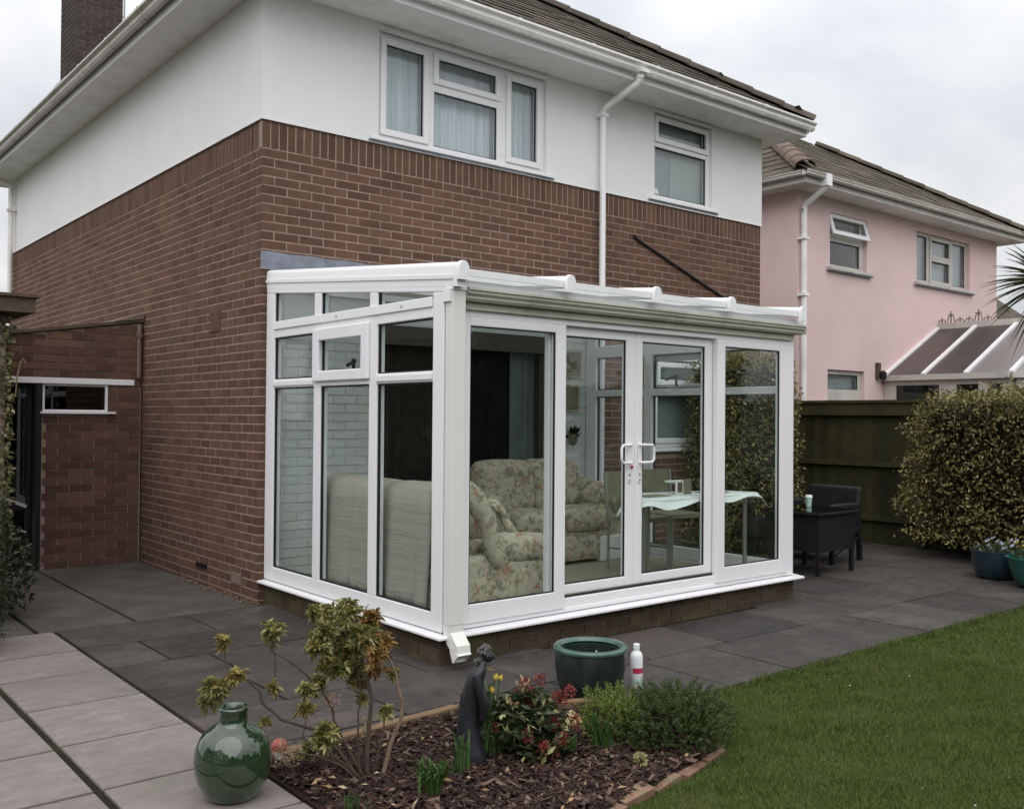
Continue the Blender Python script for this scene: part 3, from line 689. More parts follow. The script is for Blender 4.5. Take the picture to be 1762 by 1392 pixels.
def pvc_window(parent, u0, u1, z0, z1, y, cells, sash, back, name='window', sill=True, glass='glass_up', fw=0.05, sill_out=0.05, m='pvc', drop=0.045):
    """window facing -Y; cells = (u0,u1,z0,z1) glazed areas; sash = subset that carry a raised casement"""
    fb = B()
    us = [(c[0], c[1]) for c in cells]
    holes = list(cells)
    wall_cells(fb, 'Y', u0, u1, z0, z1, y, y+0.06, holes)
    fr = obj(name, fb, m, parent, bevel=0.004)
    for i, c in enumerate(cells):
        if i in sash:
            e = 0.052
            obj('casement', frame_rect(B(), 'Y', c[0]-e, c[1]+e, c[2]-e, c[3]+e, y-0.022, y-0.0005, e+0.006), m, fr, bevel=0.006)
        obj('glass_pane', pane_box('Y', c[0]+0.001, c[1]-0.001, c[2]+0.001, c[3]-0.001, y+0.028), glass, fr)
        obj('gasket', frame_rect(B(), 'Y', c[0]+0.0005, c[1]-0.0005, c[2]+0.0005, c[3]-0.0005, y+0.012, y+0.0275, 0.009), 'gasket', fr)
    if sill:
        obj('sill', B().hexa([(u0-0.09, y-sill_out-0.02, z0-drop), (u1+0.09, y-sill_out-0.02, z0-drop), (u1+0.09, y+0.05, z0-drop), (u0-0.09, y+0.05, z0-drop),
                              (u0-0.09, y-sill_out-0.02, z0-0.012), (u1+0.09, y-sill_out-0.02, z0-0.012), (u1+0.09, y+0.05, z0-0.001), (u0-0.09, y+0.05, z0-0.001)]), m, fr, bevel=0.004)
        obj('sill_underside', B().box(u0-0.10, u1+0.10, y-sill_out+0.0, y+0.02, z0-drop-0.016, z0-drop-0.0005), 'lead', fr)
    if back == 'net':
        obj('net_curtain', curtain(u0+0.03, u1-0.03, y+0.13, z0+0.02, z1-0.02, 0.012, 5), 'net', fr)
    elif back:
        obj('blind', B().box(u0+0.03, u1-0.03, y+0.11, y+0.115, z0+0.03, z1-0.03), back, fr)
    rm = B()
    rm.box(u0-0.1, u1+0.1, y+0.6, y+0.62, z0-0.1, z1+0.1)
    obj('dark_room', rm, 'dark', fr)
    return fr
yw = 0.022
pvc_window(house, WIN1[0], WIN1[1], WIN1[2]+0.02, WIN1[3]-0.01, yw,
           [(1.165, 1.580, 4.045, 4.815), (1.735, 2.425, 4.625, 4.815), (1.700, 2.445, 3.995, 4.505), (2.605, 2.955, 4.050, 4.815)], (0, 1, 3), 'net')
pvc_window(house, WIN2[0], WIN2[1], WIN2[2]+0.02, WIN2[3]-0.01, yw, [(4.755, 5.600, 4.66, 4.85), (4.72, 5.610, 4.01, 4.555)], (0,), 'blind')
obj('blind_panel', B().box(5.08, 5.64, yw+0.10, yw+0.105, 3.99, 4.54), 'blind2', house)
obj('lace_ornament', B().lathe([(0.02, 0), (0.05, 0.02), (0.055, 0.06), (0.04, 0.10), (0.01, 0.12)], (4.79, yw+0.075, 3.99), 12), 'white', house, smooth=60)
for q in (WIN1, WIN2): obj('window_head', B().box(q[0], q[1], -0.030, -0.0145, q[3]+0.003, q[3]+0.028), 'render', house)
# reveals of window holes are the rendered wall itself

# ground floor window seen through the conservatory, its top light ajar
gw = pvc_window(house, BWIN[0], BWIN[1], BWIN[2]+0.06, BWIN[3]-0.005, 0.02, [(4.76, 5.52, 1.26, 1.76), (4.76, 5.52, 1.93, 2.15)], (0,), 'blind2', fw=0.07)
obj('vent_sash', frame_rect(B(), 'Y', 4.70, 5.57, 1.865, 2.12, -0.055, -0.015, 0.055), 'pvc', gw, bevel=0.005)

# soffit, fascia, gutters
X0, X1, Y0, Y1 = -0.41, WX+0.25, -0.47, DY+0.41     # fascia lines
so = B()
so.box(X0, X1, Y0, -0.0145, SOF, SOF+0.012).box(X0, -0.0145, -0.0143, DY+0.014, SOF, SOF+0.012).box(WX+0.0145, X1, -0.0143, DY+0.014, SOF, SOF+0.012).box(X0, X1, DY+0.0145, Y1, SOF, SOF+0.012)
obj('soffit', so, 'pvc_grey', house)
fa = B().box(X0-0.018, X1+0.018, Y0-0.018, Y0-0.0005, SOF-0.012, SOF+0.135).box(X0-0.018, X0-0.0005, Y0, Y1, SOF-0.012, SOF+0.135).box(X1+0.0005, X1+0.018, Y0, Y1, SOF-0.012, SOF+0.135)
obj('fascia_board', fa, 'pvc', house, bevel=0.004)
def gutter_prof(w=0.112, h=0.075, t=0.004):
    outer = [(0.0, 0.0), (0.0, -h*0.55), (0.012, -h*0.8), (0.036, -h), (0.072, -h), (0.092, -h*0.72), (0.092, -h*0.42), (w, -h*0.2), (w, 0.0), (w-0.012, 0.0)]
    inner = [(w-0.012, -h*0.16), (0.088-t, -h*0.36), (0.088-t, -h*0.7), (0.070, -h+t*1.5), (0.038, -h+t*1.5), (0.016, -h*0.75), (t, -h*0.5), (t, 0.0)]
    return outer+inner
GT = SOF+0.150
gp = gutter_prof(0.125, 0.100)
gu = obj('gutter', B().extr(gp, (X0-0.145, Y0-0.019, GT), (X1+0.06, Y0-0.019, GT), (0,-1,0)), 'pvc_grey', house)
for xx in np.arange(0.35, 7.2, 0.93):
    obj('gutter_bracket', B().extr([(0.0, -0.03), (0.0, -0.07), (0.035, -0.106), (0.078, -0.106), (0.098, -0.074), (0.098, -0.045), (0.131, -0.024), (0.131, 0.004), (0.110, 0.004)], (xx-0.016, Y0-0.019, GT), (xx+0.016, Y0-0.019, GT), (0,-1,0)), 'pvc_grey', gu)
gl = obj('gutter', B().extr(gp, (X0-0.019, Y0+0.0, GT), (X0-0.019, Y1+0.1, GT), (-1,0,0)), 'pvc_old', house)
for yy in np.arange(0.5, 9, 0.93):
    obj('gutter_bracket', B().extr([(0.0, -0.03), (0.0, -0.07), (0.035, -0.106), (0.078, -0.106), (0.098, -0.074), (0.098, -0.045), (0.131, -0.024), (0.131, 0.004), (0.110, 0.004)], (X0-0.019, yy-0.016, GT), (X0-0.019, yy+0.016, GT), (-1,0,0)), 'pvc_old', gl)
obj('gutter', B().extr(gp, (X1+0.019, Y0, GT), (X1+0.019, Y1+0.1, GT), (1,0,0)), 'pvc_grey', house)
# downpipe with its offset
dp = obj('downpipe', B().tube([(3.795,-0.085,4.70),(3.795,-0.085,GZ+0.02)], 0.034, 12), 'pvc', house, smooth=50)
obj('swan_neck', B().tube([(3.86,-0.55,5.09),(3.86,-0.55,4.98),(3.853,-0.535,4.93),(3.805,-0.13,4.77),(3.796,-0.09,4.735),(3.795,-0.085,4.66)], 0.036, 12), 'pvc_grey', dp, smooth=50)
obj('gutter_outlet', B().box(3.80, 3.92, -0.62, -0.49, 5.02, 5.06).tube([(3.86,-0.55,5.03),(3.86,-0.55,4.97)], 0.042, 12), 'pvc_grey', dp)
for zz in (4.69,):
    obj('pipe_clip', B().box(3.745, 3.845, -0.125, -0.016 if zz > 3.9 else -0.008, zz-0.02, zz+0.02), 'pvc_grey', dp, bevel=0.005)
# far-left downpipe
dl = obj('downpipe', B().tube([(-0.085,8.52,4.86),(-0.085,8.52,GZ)], 0.036, 10), 'pvc_grey', house, smooth=50)
obj('swan_neck', B().tube([(-0.56,8.52,5.05),(-0.56,8.52,4.98),(-0.50,8.52,4.95),(-0.13,8.52,4.90),(-0.085,8.52,4.85),(-0.085,8.52,4.78)], 0.036, 10), 'pvc_grey', dl, smooth=50)
obj('pipe_clip', B().box(-0.135, -0.016, 8.46, 8.58, 4.50, 4.54), 'pvc_grey', dl)

# roof
def hip_roof(parent, x0, x1, y0, y1, z, pitch, material, rows_front, left_tiles, gauge=0.27, tw=0.30, name='roof', right_tiles=False):
    t = math.tan(R(pitch)); h = (x1-x0)/2; hz = z+h*t; xm = (x0+x1)/2
    A, Bq, Cq, Dq = (x0,y0,z), (x1,y0,z), (x1,y1,z), (x0,y1,z)
    E1, E2 = (xm, y0+h, hz), (xm, y1-h, hz)
    up = 0.0
    b = B()
    b.q([A, Bq, E1]); b.q([Bq, Cq, E2, E1]); b.q([Cq, Dq, E2]); b.q([Dq, A, E1, E2]); b.q([A, Dq, Cq, Bq])
    r = obj(name, b, material, parent)
    L = h/math.cos(R(pitch)); cs, sn = math.cos(R(pitch)), math.sin(R(pitch))
    tb = B()
    def tiles(org, along, inward, span0, span1, nrows, hipl, hipr):
        org = Vector(org); al = Vector(along); inw = Vector(inward)
        sl = (inw*cs+Vector((0,0,sn))); nm = (-inw*sn+Vector((0,0,cs)))
        for i in range(nrows):
            s0 = i*gauge-0.03; s1 = s0+gauge+0.06
            a0 = span0+(s0*cs if hipl else 0); a1 = span1-(s0*cs if hipr else 0)
            if a1-a0 < 0.1: break
            off = (i % 2)*tw/2
            u = math.floor((a0-off)/tw)*tw+off
            while u < a1:
                ua, ub = max(u+0.003, a0), min(u+tw-0.003, a1)
                if ub-ua > 0.03:
                    j = rnd.uniform(-0.004, 0.004)
                    p = lambda uu, s, hh: org+al*uu+sl*s+nm*hh
                    ta0 = ua+((s1-s0)*cs if hipl and ua <= a0+1e-6 else 0); tb1 = ub-((s1-s0)*cs if hipr and ub >= a1-1e-6 else 0)
                    if tb1-ta0 > 0.0:
                        tb.hexa([p(ua,s0,0.008+j), p(ub,s0,0.008+j), p(tb1,s1,0.002), p(ta0,s1,0.002), p(ua,s0,0.027+j), p(ub,s0,0.027+j), p(tb1,s1,0.012), p(ta0,s1,0.012)])
                u += tw
    tiles(A, (1,0,0), (0,1,0), 0, x1-x0, rows_front, True, True)
    if left_tiles: tiles(Dq, (0,-1,0), (1,0,0), 0, y1-y0, left_tiles, True, True)
    if right_tiles: tiles(Bq, (0,1,0), (-1,0,0), 0, y1-y0, right_tiles, True, True)
    if tb.v: obj('roof_tiles', tb, material, r, kind='stuff')
    return r, A, Bq, E1, E2
roof, RA, RB, RE1, RE2 = hip_roof(house, X0-0.05, X1+0.05, Y0-0.05, Y1+0.05, SOF+0.165, 34, 'tile', 17, 0, gauge=0.26, tw=0.27, right_tiles=4)
def hip_line(parent, P, Q, n, material, r0=0.12, name='hip_tile', step=0.42, start=0.0, lift0=0.03):
    P, Q = Vector(P), Vector(Q); d = (Q-P).normalized(); side = d.cross(Vector((0,0,1))).normalized(); upn = side.cross(d)
    for i in range(n):
        a = P+d*(start+i*step-0.02); b_ = P+d*(start+(i+1)*step+0.02)
        rings = []
        for c, rr, lift in ((a, r0*1.0, 0.010), (b_, r0*0.95, 0.0)):
            out = [c+side*(rr*math.cos(th))+upn*(rr*0.72*math.sin(th)+lift+lift0-0.05) for th in np.linspace(0, math.pi, 9)]
            inn = [c+side*((rr-0.02)*math.cos(th))+upn*((rr-0.02)*0.72*math.sin(th)+lift+lift0-0.05) for th in np.linspace(math.pi, 0, 9)]
            rings.append(out+inn)
        obj(name, B().loft(rings), material, parent, smooth=40)
hip_line(roof, RB, RE1, 12, 'tile', 0.14, lift0=0.045)
hip_line(roof, RA, RE1, 12, 'tile', 0.14, lift0=0.045)
# chimney
ch = obj('chimney', B().box(0.42, 1.06, 7.10, 7.86, 4.9, 8.95), 'mortar', house)
cb = []
for k in range(48):
    z1 = 5.0+0.075*(k+1)-0.01
    for face in (0, 1):
        u = 0.0; first = True; Ln = 0.64 if face == 0 else 0.76
        while u < Ln-0.01:
            L = 0.1025 if (first and (k+face) % 2) else 0.205
            u1 = min(u+L, Ln)
            if Ln-u1 < 0.04: u1 = Ln
            if face == 0:
                cb.append(((0.42+(u+u1)/2-(0.003 if first else 0), 7.10-0.003, z1-0.0325), (u1-u+(0.006 if first else 0), 0.0065, 0.065), 0.0, -abs(z1-6.9)))
            else:
                cb.append((((0.42-0.003), 7.1005+(u+u1)/2, z1-0.0325), (u1-u, 0.0065, 0.065), -math.pi/2, -abs(z1-6.9)-0.5))
            u = u1+0.01; first = False
cm = []
for me0 in bm_v[:2]:
    me = me0.copy(); me.materials.clear(); me.materials.append(M['brick_ch']); cm.append(me)
lay('chimney_brick', [c for c in cb if -1.3 < c[3]], ch, 150, 'chimney_courses', cm, 'brick_ch')
obj('chimney_courses', (lambda b: ([b.box(c[0]-(s[0] if abs(rz) < .1 else s[1])/2, c[0]+(s[0] if abs(rz) < .1 else s[1])/2, c[1]-(s[1] if abs(rz) < .1 else s[0])/2, c[1]+(s[1] if abs(rz) < .1 else s[0])/2, c[2]-s[2]/2, c[2]+s[2]/2) for c, s, rz, w in cb if w <= -1.3], b)[1])(B()), 'brick_ch', ch, kind='stuff')
obj('flashing', B().box(0.375, 0.412, 7.06, 7.86, 6.05, 6.16).box(0.375, 1.08, 7.055, 7.094, 6.05, 6.12).box(0.34, 0.412, 7.3, 7.86, 6.20, 6.30), 'lead', ch)
obj('aerial_bracket', B().bar((1.10, 7.15, 6.95), (1.10, 7.15, 8.9), 0.02, 0.02, (1,0,0)).bar((1.062, 7.15, 7.3), (1.11, 7.15, 7.3), 0.015, 0.015), 'chrome', house)
# lead flashing above the conservatory and the black cable
fl = B()
nfl = 26
for i in range(nfl+1):
    x = -0.012+1.95*i/nfl; w1 = 0.004*math.sin(i*1.3); w2 = 0.006*math.sin(i*0.9+1)
    fl.v += [(x, -0.012+w1*0.3, 2.822+w1), (x, -0.013-0.004*abs(math.sin(i*0.7)), 2.75), (x, -0.016+w2*0.4, 2.672+w2)]
for i in range(nfl):
    a = 3*i; fl.f += [(a, a+1, a+4, a+3), (a+1, a+2, a+5, a+4)]
obj('lead_flashing', fl, 'lead', house)
obj('wall_cable', B().tube([(4.355,-0.02,3.50),(4.36,-0.02,3.475),(4.45,-0.018,3.44),(5.0,-0.02,3.25),(5.6,-0.02,3.045),(6.1,-0.02,2.88),(6.3,-0.03,2.79),(6.62,-0.03,2.70)], 0.014, 6), 'black', house)
# patio doorway into the house
pd = obj('patio_doorway', frame_rect(B(), 'Y', DOOR[0]+0.002, DOOR[1]-0.002, DOOR[2], DOOR[3]-0.002, 0.03, 0.10, 0.05), 'wood_d', house)
obj('door_header', B().box(DOOR[0]-0.05, DOOR[1]+0.05, -0.03, -0.002, 2.13, 2.30), 'wood_d', pd)
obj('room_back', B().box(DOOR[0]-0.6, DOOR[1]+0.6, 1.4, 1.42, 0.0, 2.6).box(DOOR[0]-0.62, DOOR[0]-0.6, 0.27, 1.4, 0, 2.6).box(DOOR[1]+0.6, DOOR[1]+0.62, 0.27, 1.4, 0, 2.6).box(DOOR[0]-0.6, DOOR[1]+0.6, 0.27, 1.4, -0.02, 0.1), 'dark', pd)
obj('curtain', curtain(DOOR[0]+0.05, 2.72, 0.16, 0.2, 2.2, 0.018, 9), 'curtain_d', pd)
obj('curtain', curtain(2.73, DOOR[1]-0.03, 0.13, 0.2, 2.2, 0.02, 8), 'curtain_t', pd)
# painted brick inside the conservatory
pb = B()
for k in range(33):
    z0 = 0.17+0.075*k; z1 = z0+0.063
    for lo, hi in ((0.11, DOOR[0]-0.05), (DOOR[1]+0.05, 3.63)):
        x = lo; first = True
        if z0 > 2.27: continue
        while x < hi-0.01:
            L = 0.1025 if (first and k % 2) else 0.215
            x1 = min(x+L, hi); p_ = 0.013+rnd.uniform(-0.003, 0.003)
            pb.box(x, x1, -p_, -0.0005, z0, z1); x = x1+0.009; first = False
pb.box(0.09, DOOR[0]-0.05, -0.004, -0.0006, 0.17, 2.50).box(DOOR[1]+0.05, 3.64, -0.004, -0.0006, 0.17, 2.50).box(DOOR[0]-0.05, DOOR[1]+0.05, -0.004, -0.0006, 2.30, 2.50)
obj('painted_brickwork', pb, 'paintbrick', house, kind='stuff')

# ------------------------------------------------------------------ outhouse on the left
oh = thing('brick_outhouse', (-0.7, 2.85, GZ), 'small lean-to brick outhouse with high narrow window and white fascia strip', 'outhouse')
YO = 2.80
def oz(x): return 2.43+0.158*(x+0.09)      # sloping top
ow = B()
ow.box(-0.965, -0.02, YO+0.012, YO+0.12, -0.2, 1.49).box(-0.345, -0.02, YO+0.012, YO+0.12, 1.4905, 1.77)
ow.hexa([(-1.30, YO+0.012, 1.845), (-0.02, YO+0.012, 1.845), (-0.02, YO+0.12, 1.845), (-1.30, YO+0.12, 1.845), (-1.30, YO+0.012, oz(-1.30)-0.01), (-0.02, YO+0.012, oz(-0.02)-0.01), (-0.02, YO+0.12, oz(-0.02)-0.01), (-1.30, YO+0.12, oz(-1.3)-0.01)])
owall = obj('brick_wall', ow, 'mortar', oh)
om = []
for me0 in bm_v:
    me = me0.copy(); me.materials.clear(); me.materials.append(M['brick_out']); om.append(me)
OB = []
for k in range(33):
    z0 = -0.03+0.075*k; z1 = z0+0.065; zc = z0+0.03
    x = -0.035; first = True
    while x > -1.28:
        L = 0.1025 if (first and k % 2) else 0.215
        x1 = max(x-L, -1.28)
        a, b_ = x1, x
        okk = True
        if zc < 1.48: a = max(a, -0.955)
        elif zc < 1.80: a = max(a, -0.345)
        elif zc < 1.86: okk = False
        zz1 = min(z1, oz(a)-0.004) if zc > 1.83 else z1
        if zz1-z0 < 0.015: okk = False
        if okk and b_-a > 0.04:
            OB.append((((a+b_)/2, YO+0.008, (z0+zz1)/2), (b_-a, 0.014, zz1-z0), 0.0, 1))
        x = x1-0.01; first = False
lay('brick', OB, owall, 300, 'brick_courses', om, 'brick_out')
obj('lintel', B().box(-1.285, -0.095, YO-0.012, YO+0.05, 1.782, 1.84), 'pvc', oh, bevel=0.004)
ww = obj('window', frame_rect(B(), 'Y', -0.955, -0.35, 1.51, 1.779, YO+0.03, YO+0.08, 0.018), 'pvc', oh)
obj('frame_edge', B().box(-0.375, -0.352, YO+0.006, YO+0.0295, 1.511, 1.778), 'pvc', ww)
obj('glass_pane', pane_box('Y', -0.936, -0.37, 1.529, 1.76, YO+0.05), 'glass_dark', ww)
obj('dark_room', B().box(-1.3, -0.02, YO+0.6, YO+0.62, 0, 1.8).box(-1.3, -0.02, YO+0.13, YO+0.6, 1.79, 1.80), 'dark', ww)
obj('sill', B().box(-0.985, -0.285, YO-0.045, YO+0.07, 1.487, 1.509), 'pvc', ww, bevel=0.003)
dd = obj('door', frame_rect(B(), 'Y', -1.30, -1.02, 0.0, 1.775, YO+0.16, YO+0.21, 0.04).box(-1.26, -1.06, YO+0.16, YO+0.20, 0.545, 0.60).box(-1.26, -1.06, YO+0.16, YO+0.20, 0.28, 0.30), 'black', oh)
obj('glass_pane', pane_box('Y', -1.26, -1.06, 0.60, 1.73, YO+0.18), 'glass_dark', dd)
obj('rail', B().bar((-1.26, YO+0.15, 0.67), (-1.06, YO+0.15, 0.58), 0.012, 0.03), 'pvc_old', dd); obj('rail', B().bar((-1.26, YO+0.15, 0.40), (-1.06, YO+0.15, 0.33), 0.01, 0.015), 'pvc_old', dd)
obj('door_post', B().box(-1.015, -0.967, YO+0.0, YO+0.15, -0.03, 1.78), 'black', oh)
obj('roof', B().hexa([(-1.32, YO-0.02, oz(-1.32)), (-0.01, YO-0.02, oz(-0.01)), (-0.01, YO+1.9, oz(-0.01)), (-1.32, YO+1.9, oz(-1.32)), (-1.32, YO-0.02, oz(-1.32)+0.03), (-0.01, YO-0.02, oz(-0.01)+0.03), (-0.01, YO+1.9, oz(-0.01)+0.03), (-1.32, YO+1.9, oz(-1.32)+0.03)]), 'bark_d', oh)
obj('flashing', B().hexa([(-0.30, YO-0.03, oz(-0.3)+0.031), (-0.012, YO-0.03, oz(-0.012)+0.031), (-0.012, YO+1.9, oz(-0.012)+0.031), (-0.30, YO+1.9, oz(-0.3)+0.031), (-0.30, YO-0.03, oz(-0.3)+0.036), (-0.012, YO-0.03, oz(-0.012)+0.09), (-0.012, YO+1.9, oz(-0.012)+0.09), (-0.30, YO+1.9, oz(-0.3)+0.036)]), 'hip', oh)
obj('drainpipe', B().tube([(-0.06, YO-0.03, 2.40), (-0.06, YO-0.03, 1.86)], 0.017, 8).box(-0.085, -0.035, YO-0.05, YO-0.0, 2.28, 2.32), 'hip', oh)

# ivy-clad garage wall at the frame's left edge with a flat roof edge
gar = thing('ivy_garage', (-1.7, 2.0, GZ), 'ivy covered garage wall with dark flat roof edge at the far left', 'garage')
obj('wall', B().box(-2.6, -1.60, 1.30, 2.60, -0.2, 2.28), 'mortar', gar)
obj('roof', B().box(-2.8, -1.42, 1.12, 2.78, 2.30, 2.42).box(-2.8, -1.39, 1.09, 2.80, 2.421, 2.445), 'bark_d', gar)
rs = np.random.RandomState(31)
n = 2600
P = np.stack([rs.uniform(-1.63, -1.555, n), rs.uniform(1.24, 2.62, n), rs.uniform(0.4, 2.29, n)], 1)
P2 = np.stack([rs.uniform(-2.6, -1.56, n), rs.uniform(1.22, 1.28, n), rs.uniform(0.4, 2.29, n)], 1)
D = rs.normal(0, .5, (2*n, 3))+np.array([0.3, -0.3, -0.5])
v, f = leaves(np.concatenate([P, P2]), D, rs.uniform(0.03, 0.06, 2*n), rs.uniform(0.025, 0.05, 2*n), rs)
obj('ivy', np_mesh('ivy', v, f), 'lf_ivy', gar, kind='stuff')

# ------------------------------------------------------------------ the conservatory
con = thing('conservatory', (1.9, -1.25, GZ), 'white lean-to conservatory with sliding glass doors against the brick house', 'conservatory')
CX0, CX1, CY = 0.045, 3.70, -2.51
# plinth
pl = obj('plinth', B().box(0.045, 3.715, -2.485, -2.28, -0.2, 0.138).box(0.045, 0.25, -2.2795, -0.012, -0.2, 0.138).box(3.51, 3.715, -2.2795, -0.012, -0.2, 0.138), 'mortar', con)
pm = []
for me0 in bm_v:
    me = me0.copy(); me.materials.clear(); me.materials.append(M['plinth']); pm.append(me)
for k in range(3):
    z1 = 0.135-0.072*k; z0 = z1-0.066
    x = 0.040; first = True
    while x < 3.70:
        L = 0.1025 if (first and k % 2) else 0.215
        x1 = min(x+L, 3.72); inst('brick', rnd.choice(pm), pl, ((x+x1)/2, -2.487, (z0+z1)/2), (0,0,0), (x1-x, 0.012+rnd.uniform(0, .003), z1-z0)); x = x1+0.009; first = False
    y = -2.479; first = True
    while y < -0.03:
        L = 0.20 if (first and k % 2) else (0.095 if first else 0.215)
        y1 = min(y+L, -0.014); inst('brick', rnd.choice(pm), pl, (0.0435, (y+y1)/2, (z0+z1)/2), (0,0,-math.pi/2), (y1-y, 0.012+rnd.uniform(0, .003), z1-z0)); y = y1+0.009; first = False
# sill
sl = B()
sl.hexa([(-0.015,-2.570,0.139),(3.778,-2.570,0.139),(3.778,-2.44,0.139),(0.12,-2.44,0.139),(-0.015,-2.570,0.156),(3.778,-2.570,0.156),(3.778,-2.44,0.168),(0.12,-2.44,0.168)])
sl.hexa([(-0.015,-2.570,0.139),(0.12,-2.44,0.139),(0.12,-0.010,0.139),(-0.015,-0.010,0.139),(-0.015,-2.570,0.156),(0.12,-2.44,0.168),(0.12,-0.010,0.168),(-0.015,-0.010,0.156)])
sl.box(3.62, 3.776, -2.4395, -0.012, 0.139, 0.165)
obj('sill', sl, 'pvc', con, bevel=0.004)
obj('floor', B().box(0.252, 3.508, -2.278, -0.013, -0.19, 0.17), 'carpet', con)

def zt(y): return 2.481+0.0905*y       # underside of the raked head
def side_frame(mir):
    fx = (lambda x: x) if not mir else (lambda x: CX0+CX1-x)
    xa, xb = CX0, CX0+0.065
    def bx(b, y0, y1, z0, z1, d0=xa, d1=xb): b.box(fx(d0), fx(d1), y0, y1, z0, z1)
    f = B()
    def post(y0, y1, z0):
        x0_, x1_ = sorted((fx(xa), fx(xb)))
        f.hexa([(x0_, y0, z0), (x1_, y0, z0), (x1_, y1, z0), (x0_, y1, z0), (x0_, y0, zt(y0)-0.0004), (x1_, y0, zt(y0)-0.0004), (x1_, y1, zt(y1)-0.0004), (x0_, y1, zt(y1)-0.0004)])
    post(-0.160, -0.012, 0.169)                    # wall post
    post(-2.505 if not mir else -2.448, -2.388, 0.169)
    for y0, y1 in ((-0.935, -0.832), (-1.728, -1.627)): post(y0, y1, 0.2805)
    for y0, y1 in ((-0.832, -0.160), (-1.627, -0.935), (-2.388, -1.728)):
        bx(f, y0, y1, 1.707, 1.775); bx(f, y0, y1, 2.107, 2.225)
    bx(f, -2.388, -0.160, 0.169, 0.2802)
    # raked head
    for y0, y1 in ((-2.505, -0.012),):
        x0_, x1_ = fx(xa), fx(xb)
        if x0_ > x1_: x0_, x1_ = x1_, x0_
        f.hexa([(x0_, y0, zt(y0)), (x1_, y0, zt(y0)), (x1_, y1, zt(y1)), (x0_, y1, zt(y1)), (x0_, y0, zt(y0)+0.055), (x1_, y0, zt(y0)+0.055), (x1_, y1, zt(y1)+0.055), (x0_, y1, zt(y1)+0.055)])
    sf = obj('side_frame', f, 'pvc', con, bevel=0.006)
    tr = B()
    bx(tr, -2.388, -0.160, 2.172, 2.236, xa-0.012, xa-0.0005)
    obj('transom_bead', tr, 'pvc', sf, bevel=0.005)
    for ya, yb in ((-0.832, -0.160), (-2.388, -1.728)):
        tr = B(); bx(tr, ya, yb, 1.72, 1.762, xa-0.010, xa-0.0005); obj('transom_bead', tr, 'pvc', sf, bevel=0.005)
    for y0, y1 in ((-0.832, -0.160), (-1.627, -0.935), (-2.388, -1.728)):
        for (z0, z1) in ((0.2802, 1.707), (1.775, 2.107)):
            p = B(); bx(p, y0+0.001, y1-0.001, z0+0.001, z1-0.001, xa+0.030, xa+0.044); obj('glass_pane', p, 'glass', sf)
            g = B()
            ga, gb = sorted((fx(xa+0.012), fx(xa+0.0295)))
            frame_rect(g, 'X', y0+0.0005, y1-0.0005, z0+0.0005, z1-0.0005, ga, gb, 0.010)
            obj('gasket', g, 'gasket', sf)
        x0_, x1_ = sorted((fx(xa+0.030), fx(xa+0.044)))
        obj('glass_pane', B().hexa([(x0_, y0+.001, 2.226), (x1_, y0+.001, 2.226), (x1_, y1-.001, 2.226), (x0_, y1-.001, 2.226), (x0_, y0+.001, zt(y0)-.001), (x1_, y0+.001, zt(y0)-.001), (x1_, y1-.001, zt(y1)-.001), (x0_, y1-.001, zt(y1)-.001)]), 'glass', sf)
        g = B(); ga, gb = sorted((fx(xa+0.012), fx(xa+0.0295)))
        g.box(ga, gb, y1-0.011, y1-0.0005, 2.2265, zt(y1)-0.002).box(ga, gb, y0+0.0005, y0+0.006, 2.2265, zt(y0)-0.002)
        obj('gasket', g, 'gasket', sf)
    # opening vent
    d0, d1 = sorted((fx(xa-0.028), fx(xa-0.0005)))
    v = obj('vent_sash', frame_rect(B(), 'X', -1.642, -0.852, 1.742, 2.130, d0, d1, 0.090, 0.076), 'pvc', sf, bevel=0.008)
    ho = B(); hx = fx(xa+0.085); ho.bar((hx, -1.27, 1.80), (hx, -1.27, 1.90), 0.02, 0.015, (1,0,0)).bar((fx(xa+0.10), -1.27, 1.885), (fx(xa+0.10), -1.15, 1.855), 0.015, 0.02)
    ho.bar((fx(xa+0.066), -1.27, 1.80), (hx, -1.27, 1.80), 0.02, 0.02)
    obj('vent_handle', ho, 'black', sf)
    if not mir:
        obj('screw_cap', B().box(xa-0.0150, xa-0.0125, -1.20, -1.17, 2.196, 2.21).box(xa-0.0150, xa-0.0125, -2.06, -2.03, 2.196, 2.21), 'pvc_old', sf)
    return sf
side_frame(False)
side_frame(True)
